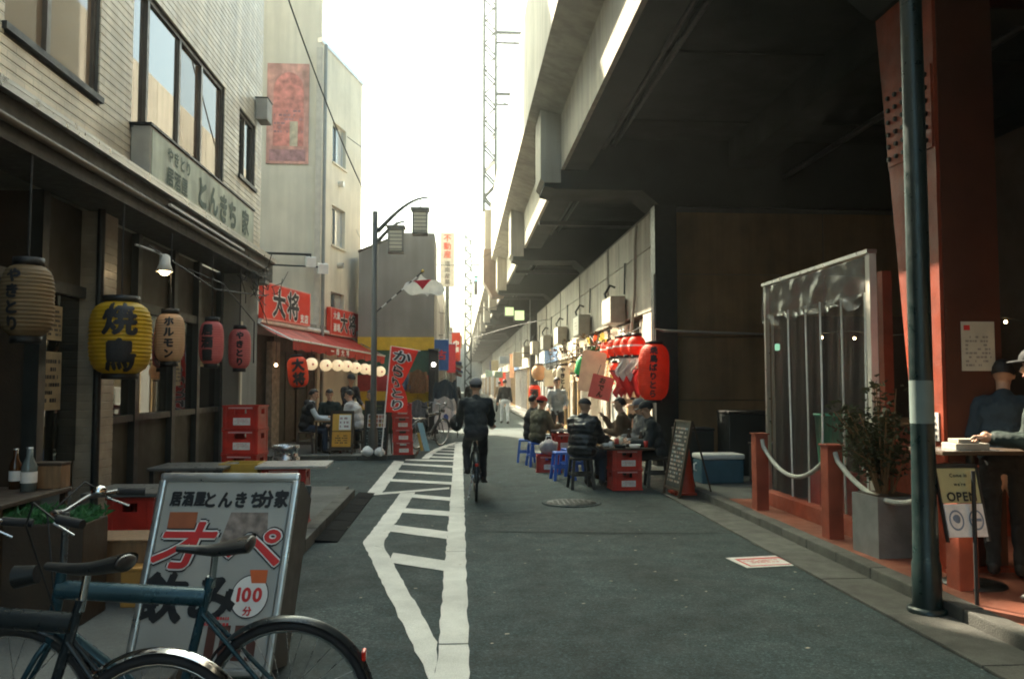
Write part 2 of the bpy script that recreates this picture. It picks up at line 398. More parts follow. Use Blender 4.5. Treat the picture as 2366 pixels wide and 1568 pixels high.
# left pavement with its kerb
mb = MB(); mb.box(-16, -1.60, -3, 11.85, 0.0, 0.11); structure('pavement', mb, pave)
kb = bpy.data.objects.new('kerb', None); COL.objects.link(kb); tag(kb, kind='structure')
me = MB().bbox(-1.598, -1.45, 0, 0.59, 0.0, 0.125, 0.012).mesh('kerb_stone', kerbstone)
y = -3.0
while y < 11.3: o = link('kerb_stone', me, kb); o.location = (0, y, random.uniform(-.004, .004)); y += 0.6
rr = bpy.data.objects.new('kerb_strip', None); COL.objects.link(rr); tag(rr, kind='structure')
me = MB().prism([(-1.448, 0.03), (-1.448, 0.004), (-1.22, 0.004), (-1.22, 0.012)], 'y', 0, 0.585).mesh('dark_strip', strip_m)  # low dark strip laid along the kerb
for i in range(6): o = link('dark_strip', me, rr); o.location = (0, 8.25 + i * 0.6, 0)
# pavement of the red restaurant
mb = MB(); mb.prism([(-14, 17.25), (-1.45, 17.05), (-0.95, 17.3), (-0.95, 40), (-14, 40)], 'z', 0.0, 0.09); structure('pavement', mb, pave)
kb = bpy.data.objects.new('kerb', None); COL.objects.link(kb); tag(kb, kind='structure')
me = MB().bbox(0, 0.59, -0.14, 0, 0.0, 0.10, 0.012).mesh('kerb_stone', kerbstone)
for i in range(14): o = link('kerb_stone', me, kb); o.location = (-9.9 + i * .6, 17.19 - i * .0096, 0)
# right gutter, kerb and floor below the viaduct
gt = bpy.data.objects.new('gutter', None); COL.objects.link(gt); tag(gt, kind='structure')
me = MB().bbox(2.93, 3.33, 0, 0.992, 0.0, 0.022, 0.006).mesh('gutter_stone', kerbstone)
for i in range(15): o = link('gutter_stone', me, gt); o.location = (0, 0.4 + i, random.uniform(-.003, .003))
kb = bpy.data.objects.new('kerb', None); COL.objects.link(kb); tag(kb, kind='structure')
me = MB().bbox(3.335, 3.49, 0, 0.592, 0.0, 0.105, 0.014).mesh('kerb_stone', kerbstone)
for i in range(24): o = link('kerb_stone', me, kb); o.location = (random.uniform(-.004, .004), 0.4 + i * 0.6, random.uniform(-.005, .005))
tile_red = mat('floor_tile_red', (0.26, 0.085, 0.05), 0.55, var=0.25, scale=3, bump=0.1, grime=0.4)
mb = MB(); mb.box(3.492, 14, -4, 10.35, 0.0, 0.096); structure('pavement', mb, tile_red)
mb = MB(); mb.box(3.492, 14, 10.352, 14.9, 0.0, 0.092); structure('pavement', mb, pave)
mb = MB(); mb.box(2.85, 14, 14.902, 130, 0.0, 0.06); structure('pavement', mb, pave)
# manhole cover
mh = thing('manhole_cover', 'round iron manhole cover set in the road right of the cyclist', 'manhole cover', (1.5, 10.75, 0))
iron = mat('cast_iron', (0.05, 0.052, 0.05), 0.55, 0.5, var=0.3, scale=20, bump=0.3)
MB().lathe([(0.40, 0.004), (0.40, 0.013), (0.345, 0.013), (0.34, 0.006)], 36).build('ring', asphalt_old, mh, False)
m_ = MB().lathe([(0.335, 0.004), (0.335, 0.012), (0.0, 0.012)], 36)
for i in range(-4, 5):
    for j in range(-4, 5):
        if i * i + j * j < 17: m_.box(i * .07 - .022, i * .07 + .022, j * .07 - .022, j * .07 + .022, 0.012, 0.017)
m_.build('lid', iron, mh, False)
# printed notice stuck on the road
st = thing('road_sticker', 'white printed notice with red marks stuck on the road near the kerb', 'sticker', (2.73, 7.12, 0), R(8))
MB().box(-.27, .27, -.20, .20, 0.004, 0.0075).build('sheet', label_white, st, False)
m_ = MB()
for a in ((-.22, .22, .09, .13), (-.22, .22, -.16, -.14), (-.22, -.2, -.16, .13), (.2, .22, -.16, .13)): m_.box(a[0], a[1], a[2], a[3], .0078, .009)
strokes(m_, .36, .12, 3, Matrix.Translation((0, 0, 0.005)), 3); m_.build('print', ink_red, st, False)

# ================================================================ wall helper
def wall_open(M, w, h, openings, t=0.2, z0=0.0):
    """wall panel in frame M with rectangular openings; reveals included"""
    xs = sorted({0, w, *[a for o in openings for a in o[:2]]}); ys = sorted({z0, h, *[a for o in openings for a in o[2:4]]})
    mb = MB()
    for i in range(len(xs) - 1):
        for j in range(len(ys) - 1):
            cx = (xs[i] + xs[i + 1]) / 2; cy = (ys[j] + ys[j + 1]) / 2
            if any(o[0] < cx < o[1] and o[2] < cy < o[3] for o in openings): continue
            mb.quad((xs[i], ys[j], 0), (xs[i + 1], ys[j], 0), (xs[i + 1], ys[j + 1], 0), (xs[i], ys[j + 1], 0), M)
    for a, b, c, d in openings:
        mb.quad((a, c, 0), (a, c, -t), (b, c, -t), (b, c, 0), M); mb.quad((a, d, 0), (b, d, 0), (b, d, -t), (a, d, -t), M)
        mb.quad((a, c, 0), (a, d, 0), (a, d, -t), (a, c, -t), M); mb.quad((b, c, 0), (b, c, -t), (b, d, -t), (b, d, 0), M)
    return mb
def window(M, x0, x1, y0, y1, parent, frame, panes, glass, depth=0.12, fw=0.035, sill=True, sillm=None):
    """window: frame part with pane and sill sub-parts"""
    mb = MB(); d = -depth
    mb.box(x0 + .002, x0 + fw, y0 + .002, y1 - .002, d - .03, d + .03, M); mb.box(x1 - fw, x1 - .002, y0 + .002, y1 - .002, d - .03, d + .03, M)
    mb.box(x0 + fw, x1 - fw, y0 + .002, y0 + fw, d - .03, d + .03, M); mb.box(x0 + fw, x1 - fw, y1 - fw, y1 - .002, d - .03, d + .03, M)
    cuts = [x0] + panes + [x1]
    for p in panes: mb.box(p - fw * .6, p + fw * .6, y0 + fw, y1 - fw, d - .034, d + .034, M)
    f = mb.build('window', frame, parent)
    for i, (a, b) in enumerate(zip(cuts, cuts[1:])):
        g = glass[i] if isinstance(glass, list) else glass
        MB().box(a + fw * .5, b - fw * .5, y0 + fw * .8, y1 - fw * .8, d - .012 + .01 * (i % 2), d - .006 + .01 * (i % 2), M).build('pane', g, f)
    if sill: MB().box(x0 - .04, x1 + .04, y0 - .055, y0 - .002, d + .031, .05, M).build('sill', sillm or frame, f)
    return f

# ================================================================ LEFT FRONT BUILDING (tiled, yakitori shop below)
A = thing('tiled_building', 'cream tiled building with a dark lantern-hung restaurant front at left', 'building', (-3.2, 6, 0))
XA = -3.2
YA = 12.95
MA = fm((XA - .012, 0, 0), (0, 1, 0))
wins = [(5.72, 7.18, 4.13, 6.3), (7.90, 10.92, 4.13, 5.60), (11.66, 12.56, 4.62, 5.60)]
wall_open(MA, YA, 9.4, wins, 0.18, 3.5).build('wall', mortar, A)
mb = MB(); mb.box(-14, XA - .02, -4, -.01, 0, 9.4); mb.box(-14, -9, 0, YA - .3, 0, 9.4); mb.box(-14, XA - .012, YA - .25, YA, 3.5, 9.4); mb.box(-14, XA - .013, 0, YA - .252, 9.2, 9.4)
mb.box(-9, XA - .3, 0.02, YA - .26, 3.5, 3.6)
mb.box(-14, -5.2, YA + .01, 17.0, 0, 16)  # tall unseen block added to shade the foreground road
mb.build('rear_wall_and_blocker', render_wall, A)
# brick-tile courses, each a strip standing proud of the mortar
_cm = {}
def course(y0, y1, z):
    L_ = round(y1 - y0, 3)
    if L_ not in _cm: _cm[L_] = MB().bbox(-0.010, 0.004, 0, L_, 0.0, 0.066, 0.003).mesh('tile_course', tile_cream)
    o = link('tile_course', _cm[L_], A); o.matrix_parent_inverse = WM(A).inverted(); o.location = (XA, y0, z)
z = 3.60
while z < 9.3:
    segs = [(0.0, YA)]
    for a, b, c, d in wins:
        if z + .066 > c - .05 and z < d + .01:
            segs = [s for q in segs for s in ([(q[0], a - .01), (b + .01, q[1])] if q[0] < a and q[1] > b else [q])]
    for s in segs: course(s[0], s[1], z)
    z += 0.0745
glass_brown = glass_mat('glass_brown', (0.11, 0.075, 0.05), 1.7)
glass_warm = glass_mat('glass_warm', (0.20, 0.14, 0.09), 2.6)
silldark = mat('sill_dark', (0.02, 0.022, 0.022), 0.5)
window(MA, *wins[0], A, bronze_alu, [6.37], [glass_warm, glass_warm], 0.05, 0.05, sillm=silldark)
window(MA, *wins[1], A, bronze_alu, [8.34, 9.28, 10.06], [glass_up, glass_up, glass_brown, glass_brown], 0.05, 0.045, sillm=silldark)
window(MA, *wins[2], A, bronze_alu, [12.08], [glass_dark, glass_dark], 0.06, 0.04, sillm=silldark)
# eave: bright gutter edge, dark fascia and soffit
MB().box(-3.188, -2.93, 0, YA, 3.50, 3.545).box(-2.945, -2.928, 0, YA, 3.546, 3.575).build('gutter', alu, A)
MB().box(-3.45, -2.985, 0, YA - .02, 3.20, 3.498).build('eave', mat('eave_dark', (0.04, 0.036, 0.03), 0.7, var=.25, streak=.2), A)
MB().tube([(-2.96, 0, 3.33), (-2.96, YA - .5, 3.33)], 0.03).build('awning_roller', mat('eave_brown', (0.10, 0.075, 0.05), .6), A)
MB().box(-2.975, -2.945, 8.3, 11.1, 3.405, 3.43).build('light_strip', white_plastic, A)
# light-box sign
sgn = thing('shop_sign', 'weathered pale green light-box sign above the eave of the tiled building', 'sign', (-3.1, 9.8, 3.5))
sign_pale = mat('sign_pale', (0.50, 0.56, 0.44), 0.5, var=0.22, scale=2.2, streak=0.3, grime=0.15)
MB().bbox(-3.185, -3.0, 7.86, 11.78, 3.58, 4.10, 0.012).build('box', mat('sign_side', (.36, .34, .29), .6, streak=.2), sgn)
MB().box(-3.0, -2.994, 7.90, 11.74, 3.61, 4.07).build('face', sign_pale, sgn)
MB().box(-3.2, -2.985, 7.84, 11.80, 4.102, 4.125).build('cover', dark_steel, sgn)
MS = fm((-2.994, 9.8, 3.83), (0, 1, 0))
lettering('やきとり', 0.17, ink_green, MS @ Matrix.Translation((-1.15, .12, 0)), sgn, bold=.03)
lettering('居酒屋', 0.20, ink_green, MS @ Matrix.Translation((-1.2, -.10, 0)), sgn, bold=.03)
lettering('とんきち', 0.38, ink_green, MS @ Matrix.Translation((.25, -.02, 0)), sgn, bold=.05)
lettering('家', 0.36, ink_green, MS @ Matrix.Translation((1.5, 0, 0)), sgn, bold=.04)
# shop front below
XF = -3.5
MF = fm((XF, 0, 0), (0, 1, 0))
front_brown = mat('front_brown', (0.038, 0.032, 0.018), 0.6, var=.2, scale=2, streak=.2)
col_tile = mat('column_tile', (0.30, 0.25, 0.19), 0.4, var=.2, scale=6, grime=.2)
mcol = MB()
for i in range(40): mcol.bbox(XF - .02, XF + .17, 7.62, 7.98, 0.12 + i * .0772, 0.19 + i * .0772, .004)
mcol.box(XF - .03, XF + .164, 7.625, 7.975, .11, 3.2); mcol.build('column', col_tile, A)
MB().tube([(-3.30, 7.55, .11), (-3.30, 7.55, 3.2)], .035).build('drain_pipe', dark_steel, A)
for a in (6.78, 8.75, 9.85, 10.75, 11.75):
    MB().box(XF - .05, XF + .07, a, a + .11, .11, 3.2).build('post', dark_frame, A)
MB().box(XF - .04, XF + .05, 6.89, 11.75, 2.38, 2.48).box(XF - .041, XF + .05, 6.0, 6.78, 2.38, 2.48).build('transom', dark_frame, A)
MB().box(XF - .04, XF + .055, 7.985, 11.75, 1.20, 1.27).build('rail', dark_frame, A)
for a, b in ((6.89, 7.61), (7.99, 8.75), (8.86, 9.85), (9.96, 10.75), (10.86, 11.75)):
    MB().box(XF - .02, XF - .005, a, b, 2.48, 3.2).build('transom_panel', front_brown, A)
    if a > 7.5:
        MB().box(XF - .02, XF, a, b, .12, 1.20).build('lower_panel', front_brown, A)
        MB().box(XF - .014, XF - .006, a, b, 1.27, 2.38).build('pane', glass_dark, A)
    else:
        MB().box(XF - .014, XF - .006, a, b, .9, 2.38).build('pane', glass_dark, A)
MB().box(XF - .06, -3.19, 11.86, 12.84, .0, 3.2).build('end_wall', render_grey, A)
MB().box(-3.19, -3.165, 11.83, 11.92, .1, 2.5).build('trim', render_wall, A)
# room behind the open left bay
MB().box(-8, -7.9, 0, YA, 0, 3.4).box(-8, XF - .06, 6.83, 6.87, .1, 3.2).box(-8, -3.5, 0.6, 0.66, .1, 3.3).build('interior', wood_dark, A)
# menu papers behind the glass
for i, (yy, zz, w, h) in enumerate(((7.12, 1.62, .34, .5), (7.15, 2.12, .26, .3), (8.3, 1.9, .2, .3), (10.2, 1.75, .22, .36), (11.1, 1.95, .3, .25))):
    p = tag(MB().box(XF + .001, XF + .004, yy - w / 2, yy + w / 2, zz - h / 2, zz + h / 2).build('menu_paper', mat('paper_dim', (.34, .26, .15), .8, var=.2)),
        ['large yellowed menu sheet on the glass left of the tiled column', 'small note above the menu sheet left of the tiled column', 'narrow menu slip on the pane right of the tiled column', 'menu slip behind the pink lantern', 'menu slip on the last pane of the lantern shop'][i], 'menu')
    mm = MB(); strokes(mm, w * .8, h * .8, 6, fm((XF + .002, yy, zz), (0, 1, 0)), i); mm.build('print', ink, p)

# ================================================================ RED RESTAURANT BUILDING
B = thing('restaurant_building', 'pale four-storey building with red signs and red awning across the side street', 'building', (-4.1, 22.5, 0))
P0 = Vector((-4.72, 18.95)); P1 = Vector((-3.17, 25.7)); UB = (P1 - P0).normalized()
def onB(t): return P0 + UB * t
tc = 3.55                                   # where the tower corner meets the shop line
TH = 18.9  # tower height chosen for the shadow it throws
C0 = onB(tc); LB = (P1 - P0).length - tc
MBF = W2(C0, P1)
sto = [(7.05, 8.2), (4.72, 5.85), (3.02, 3.95)]
ops = [(.92, 1.98, 8.05, 9.25), (.92, 1.98, 5.62, 6.78), (.92, 1.98, 3.2, 4.25)]
wall_open(MBF, LB, 11.2, ops, 0.22).build('wall', render_wall, B)
for i, o in enumerate(ops):
    window(MBF, *o, B, alu, [1.45], [glass_dark, glass_mat('glass_white', (.45, .45, .42), 1.5)], 0.13, 0.04, sillm=render_wall)
    if i < 2:
        MB().cyl(MBF @ Vector((1.45, o[2] - .55, 0)), MBF @ Vector((1.45, o[2] - .55, .16)), .085, .085, 14).build('vent_hood', alu, B)
MB().box(-.02, LB + .02, 11.2, 11.32, -.25, .04, MBF).build('coping', alu, B)
# camera-facing side, roof and bodies
mb = MB(); mb.box(-26, C0.x, C0.y + .003, C0.y + .25, 0, TH); mb.box(-26, C0.x - .5, C0.y + .252, C0.y + 2.6, 11, TH - .1)  # carried far left and high, out of view, to shade the street
mb.build('side_wall', mat('render_cream', (.66, .60, .48), .85, var=.08, scale=1.2, streak=.10, bump=.15), B)  # cream render, close to that of the other walls
MB().prism([(C0.x, C0.y + .26), (P1.x, P1.y), (-8.8, P1.y), (-8.8, C0.y + .26)], 'z', 11.0, 11.18).build('roof', concrete, B)
MB().box(C0.x - .1, C0.x + .06, C0.y - .12, C0.y + .001, 2.6, 11.0).build('corner_pilaster', mat('pilaster', (.55, .5, .42), .8, streak=.1), B)
MB().tube([(C0.x + .14, C0.y - .06, .1), (C0.x + .14, C0.y - .06, 11.1)], .05).build('drain_pipe', mat('pipe_grey', (.2, .21, .2), .5), B)
MB().tube([(-4.3, C0.y + .2, TH), (-4.3, C0.y + .2, TH + 2)], .02).tube([(-4.6, C0.y + .2, TH + 1.2), (-3.9, C0.y + .2, TH + 1.2)], .015).build('antenna', steel, B)
# ground-floor shop front along the line of the signs
mb = MB(); MSF = W2(P0, C0)
mb.box(-3, tc, 0, 3.15, -.3, -.12, MSF); mb.build('shop_wall', mat('shop_brown', (.10, .075, .05), .7, var=.2, streak=.2), B)
MB().box(-3, tc + LB, 2.75, 3.2, -.118, .02, MSF).build('fascia', render_grey, B)
for a in (-2.0, -.5, .95, 2.3, 3.7, 5.2): MB().box(a, a + .12, .09, 2.75, -.118, -.02, MSF).build('post', wood_dark, B)
MB().box(.55, .95, .09, 2.6, -.016, .14, MSF).build('stone_pier', mat('stone_pier', (.28, .22, .17), .8, var=.35, scale=9, bump=.4), B)
for i, a in enumerate((1.1, 1.72, 2.44, 3.05, 3.85, 4.5)): MB().box(a, a + .55, .15, 2.4, -.1, -.06, MSF).build('door_panel', wood_dark if i % 2 else front_brown, B)
# big faded wall poster
po = thing('wall_poster', 'tall faded pink poster on the side wall of the pale tower', 'poster', (-4.85, C0.y, 8))
poster_m = mat('poster_pink', (.60, .31, .25), .8, var=.35, scale=3.5, streak=.25)
MPO = fm((-4.80, C0.y - .002, 0), (1, 0, 0))
MB().box(-.60, .56, 7.70, 10.55, 0, .03, MPO).build('sheet', poster_m, po)
arch = [(math.cos(a) * .42, 9.75 + math.sin(a) * .55) for a in [math.pi * i / 14 for i in range(15)]]
MB().add([(x, y, .034) for x, y in arch] + [(-.42, 8.2, .034), (.42, 8.2, .034)], [tuple(range(15)) + (15, 16)], MPO).build('print', mat('poster_red', (.58, .22, .18), .8, var=.4, scale=5), po)
m_ = MB().box(-.52, .48, 7.78, 8.1, .031, .036, MPO); strokes(m_, .8, .7, 6, MPO @ Matrix.Translation((0, 8.9, .034)), 5, fill=.5); m_.build('print', mat('poster_dark', (.38, .20, .20), .8, var=.4), po)
MB().box(.04, .26, 8.2, 8.9, .036, .040, MPO).build('print', mat('poster_pale', (.5, .42, .3), .8, var=.3), po)
# projecting light arm under the tower
MB().tube([(-5.9, C0.y - .4, 5.15), (-4.05, C0.y - .4, 5.1)], .035).tube([(-5.9, C0.y - .4, 4.85), (-3.7, C0.y - .45, 4.75)], .025).tube([(-5.6, C0.y, 5.15), (-5.6, C0.y - .4, 5.15)], .03).tube([(-4.2, C0.y, 5.1), (-4.2, C0.y - .4, 5.1)], .03).build('lamp_bar', dark_steel, B)
for i, (x, dz) in enumerate(((-4.05, 4.9), (-3.72, 4.72))):
    f = thing('floodlight', ['grey floodlight on the bar beside the tower corner pipe', 'outer grey floodlight at the end of the bar by the tower corner'][i], 'floodlight', (x, C0.y - .45, dz), R(20), 'floodlights over the red sign')
    MB().prism([(-.1, .1), (.12, .16), (.16, -.12), (-.06, -.16)], 'x', -.13, .13).build('housing', white_plastic, f, False)
    MB().tube([(0, 0, .1), (0, .1, .2)], .02).build('bracket', dark_steel, f, False)
# the two red signs
def red_sign(label, t0, t1, z0, z1, big, bx, sm, small_rows):
    w = t1 - t0; a = onB(t0); M = fm((a.x, a.y, 0), (UB.x, UB.y, 0))
    s = thing('shop_sign', label, 'sign', (a.x, a.y, z0))
    MB().box(0, w, z0, z1, .03, .16, M).build('box', sign_red, s)
    mm = MB()
    for q in ((0, w, z0, z0 + .03), (0, w, z1 - .03, z1), (0, .03, z0 + .03, z1 - .03), (w - .03, w, z0 + .03, z1 - .03)): mm.box(q[0], q[1], q[2], q[3], .161, .168, M)
    mm.build('border', mat('border_pink', (.75, .3, .25), .5), s)
    zc = (z0 + z1) / 2
    for m2, bo, lf in ((ink_white, .075, .170), (ink, .03, .174)):
        lettering('大将', big, m2, M @ Matrix.Translation((bx, zc, lf)), s, bold=bo, lift=0)
    for tx, px, pz, hh in small_rows: lettering(tx, hh, ink_white, M @ Matrix.Translation((px, pz, .172)), s, bold=.04, lift=0)
    return s
red_sign('larger red sign with black characters left of the grey drain pipe', .02, 2.66, 3.10, 3.97, .72, 1.18, 0, [('支店', 2.25, 3.27, .24)])
red_sign('smaller red sign with black characters under the lowest tower window', 4.10, 6.50, 2.98, 3.76, .60, 1.32, 0, [('大衆', .42, 3.55, .25), ('酒場', .42, 3.2, .25), ('支店', 2.2, 3.12, .2)])
# awning
aw = thing('awning', 'red fabric awning over the restaurant terrace', 'awning', (-3.6, 20, 2.6))
aw_red = mat('awning_red', (.50, .045, .03), .75, var=.18, scale=3, grime=.15, transl=.25)
aw_pink = mat('awning_pale', (.62, .17, .13), .75, var=.25, scale=3, transl=.25)
F0 = Vector((-3.72, 18.15, 2.56)); F1 = Vector((-2.12, 22.9, 2.36)); K0 = Vector((-4.70, 18.95, 3.0)); K1 = Vector((-3.3, 25.0, 2.95))
def aws(u, v):
    p = K0.lerp(K1, u).lerp(F0.lerp(F1, u), v); p.z += -.10 * math.sin(math.pi * v) * .6 + .012 * math.sin(u * 40) * v; return p
for i in range(7):
    MB().grid(lambda u, v, i=i: aws((i + u * .994) / 7, v), 4, 8).build('panel', aw_red if i not in (0, 1, 2) else aw_pink, aw)
def val(u, v):
    p = F0.lerp(F1, u); return Vector((p.x + .02 * math.sin(u * 37) * v, p.y, p.z - v * (.2 + .02 * math.sin(u * 60))))
MB().grid(val, 60, 3).build('valance', aw_red, aw)
MB().tube([tuple(F0 + Vector((0, 0, .01))), tuple(F1 + Vector((0, 0, .01)))], .025).build('front_bar', alu, aw)
MB().tube([tuple(K0), tuple(F0)], .02).tube([tuple(K1), tuple(F1)], .02).build('arm', alu, aw)
MB().tube([tuple(K0 + Vector((.05, 0, .06))), tuple(K1 + Vector((.05, 0, .06)))], .06).build('roller', white_plastic, aw)
lettering('一番大将', .17, ink_white, fm(tuple(F0.lerp(F1, .45) + Vector((.012, -.005, -.1))), (F1 - F0), (0, 0, 1)), aw, bold=.03, pitch=1.6)

# ================================================================ STRIPED CLOTHES SHOP
Cb = thing('clothes_shop', 'low grey building with yellow, green and red striped shop front', 'building', (-2, 24.5, 0))
YC = 24.5
MC = fm((0, YC, 0), (1, 0, 0))
MB().prism([(-3.08, 3.0), (-.78, 3.0), (-.78, 6.2), (-2.05, 6.2), (-2.05, 6.02), (-3.08, 5.58)], 'y', YC, YC + 2.6).build('upper_wall', render_grey, Cb)
MB().prism([(-3.1, 5.58), (-2.05, 6.03), (-2.05, 6.08), (-3.1, 5.64)], 'y', YC - .05, YC + 2.65).build('roof_edge', wood_dark, Cb)
ysh = mat('paint_yellow', (.62, .40, .02), .6, var=.12, grime=.15); gsh = mat('paint_green', (.02, .075, .045), .6, var=.15); rsh = mat('paint_red', (.33, .03, .03), .6, var=.15)
MB().box(-3.08, -.78, 2.60, 2.998, -.0, .06, MC).build('yellow_band', ysh, Cb)
MB().box(-3.08, -.78, 1.85, 2.598, -.0, .02, MC).box(-3.08, -.78, .05, .80, 0, .02, MC).build('green_band', gsh, Cb)
MB().box(-3.08, -.78, 1.36, 1.848, 0, .025, MC).build('red_band', rsh, Cb)
MB().box(-3.08, -.78, .802, 1.358, 0, .03, MC).build('yellow_band', ysh, Cb)
MB().box(-3.07, -.79, 0, 3.0, -2.59, -.001, MC).build('core', render_grey, Cb)
MB().cyl((-1.15, YC, 5.0), (-1.15, YC - .12, 5.0), .05).build('vent', dark_steel, Cb)

# ================================================================ FAR LEFT ROW
far_walls = [(.42, .40, .35), (.5, .46, .40), (.30, .31, .30), (.55, .52, .46), (.36, .30, .25), (.5, .5, .48)]
yy = 31.7
def far_building(x, y0, y1, h, i, label):
    b = thing('street_building', label, 'building', (x, y0, 0))
    wm = mat('far_wall%d' % (i % 6), far_walls[i % 6], .85, var=.1, scale=1, streak=.2)
    M = fm((x, y0, 0), (0, 1, 0)); L_ = y1 - y0
    ops = []; nst = int((h - 3) / 2.7)
    for s in range(nst):
        k = 2
        for q in range(k): ops.append((L_ * (q + .25) / k, L_ * (q + .75) / k, 3.9 + s * 2.7, 5.2 + s * 2.7))
    ops.append((.3, L_ - .3, .15, 2.6))
    wall_open(M, L_, h, ops, .15).build('wall', wm, b)
    mb = MB(); mb.box(x - 7, x - .001, y0, y0 + .2, 0, h); mb.box(x - 7, x - .16, y1 - .2, y1, 0, h); mb.box(x - 7, x - .16, y0 + .2, y1 - .2, h - .2, h); mb.box(x - 1.5, x - 1.2, y0 + .2, y1 - .2, 0, h - .2)
    mb.build('body', wm, b)
    for o in ops[:-1]: window(M, *o, b, alu, [(o[0] + o[1]) / 2], glass_dark, .08, .05)
    f = MB(); o = ops[-1]
    for q in range(5):
        xx = o[0] + (o[1] - o[0]) * q / 4; f.box(xx - .04, xx + .04, o[2], o[3], -.1, -.04, M)
    f.box(o[0], o[1], o[3] - .08, o[3], -.1, -.04, M); f.build('shop_frame', alu, b)
    MB().box(o[0], o[1], o[2], o[3], -.14, -.12, M).build('pane', glass_dark, b)
    MB().add([(0, 2.9, 0), (L_, 2.9, 0), (L_, 2.6, .9), (0, 2.6, .9), (0, 2.88, 0), (L_, 2.88, 0), (L_, 2.58, .9), (0, 2.58, .9)],
        [(0, 1, 2, 3), (7, 6, 5, 4), (3, 2, 6, 7), (0, 3, 7, 4), (1, 5, 6, 2)], M).build('canopy', [aw_red, mat('canopy_blue', (.04, .08, .3), .7), mat('canopy_cream', (.5, .45, .35), .7)][i % 3], b)
    return b
defs = [(-.95, 33.2, 38, 5.2, 'narrow building just behind the striped clothes shop'), (-.8, 38.2, 46, 6.0, 'second building beyond the striped clothes shop'),
        (-.7, 46.2, 55, 6.0, 'third building beyond the striped clothes shop'), (-.8, 55.2, 66, 6.6, 'fourth building down the left side of the street'),
        (-.6, 66.2, 80, 6.2, 'fifth building down the left side of the street'), (-.7, 80.2, 100, 6.6, 'sixth building down the left side of the street'), (-.6, 100.5, 130, 7, 'farthest building closing the left side of the street')]
for i, d in enumerate(defs): far_building(*d[:4], i, d[4])
# block closing the view at the far end of the street
far_building(6, 150, 158, 9, 2, 'pale block closing the far end of the street')

# ================================================================ RAILWAY VIADUCT
V = thing('railway_viaduct', 'concrete railway viaduct running along the right side of the street', 'viaduct', (6, 20, 0))
VY0, VY1 = -7.0, 150.0
me = MB().bbox(1.35, 1.55, 0, 3.985, 6.93, 9.45, .015).mesh('parapet_panel', mat('parapet_concrete', (.50, .46, .39), .85, var=.1, scale=1.1, streak=.2, bump=.15))
for i in range(39):
    o = link('parapet_panel', me, V); o.matrix_parent_inverse = WM(V).inverted(); o.location = (0, VY0 + i * 4, 0)
MB().prism([(1.352, 6.928), (1.95, 6.72), (13, 6.72), (13, 7.3), (1.552, 7.3), (1.552, 6.93)], 'y', VY0, VY1).build('deck', concrete, V)
MB().prism([(1.92, 6.722), (1.92, 5.67), (1.99, 5.67), (1.99, 6.722)], 'y', VY0, VY1).build('edge_girder', concrete, V)
MB().prism([(1.992, 6.714), (1.992, 5.672), (2.45, 5.672), (2.6, 6.1), (2.6, 6.714)], 'y', VY0, VY1).build('girder_shade_flange', concrete_shade, V)  # underside of the edge girder, its shade put in the dark colour
for x in (5.2, 8.4, 11.6): MB().prism([(x, 6.72), (x, 5.75), (x + .6, 5.75), (x + .6, 6.72)], 'y', VY0, VY1).build('inner_girder', concrete_shade, V)
MB().box(2.602, 12.9, VY0, VY1, 6.3, 6.715).build('soffit', concrete_shade, V)
MB().box(12.9, 13.2, VY0, VY1, 0.09, 7.2).build('back_wall', concrete_shade, V)
MB().box(3.5, 12.9, VY0, VY0 + .3, .09, 6.3).build('end_wall', concrete_shade, V)
MB().box(3.62, 12.88, VY0 + .31, 4.5, .097, 5.2).build('light_blocker', brown_wall, V)  # unseen block added to keep light off the pier's camera side
bk = MB().prism([(1.53, 6.83), (1.53, 5.50), (1.60, 5.42), (1.918, 5.42), (1.918, 6.72)], 'y', 0, 1.05).mesh('bracket', concrete)
be = MB().prism([(1.60, 5.418), (1.60, 5.36), (1.8, 5.30), (3.5, 5.30), (3.85, 5.0), (12.89, 5.0), (12.89, 6.29), (2.61, 6.29), (2.61, 6.08), (2.452, 5.668), (1.921, 5.668), (1.921, 5.418)], 'y', 0.02, 1.03).mesh('cross_beam', concrete_shade)
for i in range(-2, 15):
    yb = 15.0 + 8.9 * i
    for n_, m_ in (('bracket', bk), ('cross_beam', be)):
        o = link(n_, m_, V); o.matrix_parent_inverse = WM(V).inverted(); o.location = (0, yb, 0)
for y in (19.5, 28.2, 37):
    MB().box(1.95, 6.5, y, y + .08, 5.50, 5.60).build('conduit', dark_steel, V)
for x, z in ((2.75, 6.12), (2.95, 6.18), (6.3, 5.6)): MB().tube([(x, VY0, z), (x, 100, z)], .05, 8).build('service_pipe', dark_steel, V)
for i in range(14): MB().box(2.603, 12.88, 2.0 + i * 2.97, 2.03 + i * 2.97, 6.27, 6.299).build('formwork_joint', concrete_shade, V)
# lamps under the viaduct
for i, (x, y, z) in enumerate(((2.42, 39, 5.1), (2.55, 34.2, 4.5))):
    l = thing('viaduct_lamp', ['square greenish lamp hanging farther under the viaduct', 'square greenish lamp hanging nearer and lower under the viaduct'][i], 'lamp', (x, y, z), 0, 'lamps under the viaduct')
    MB().bbox(-.24, .24, -.10, .16, -.26, .26, .03).build('housing', dark_steel, l, False)
    MB().box(-.2, .2, -.106, -.101, -.2, .2).build('lens', mat('lamp_green', (.8, .9, .6), .5, emit=(.62, .9, .35), estr=.24), l, False)
    MB().tube([(0, 0, .26), (0, 0, 6.2 - z)], .02).build('stem', dark_steel, l, False)
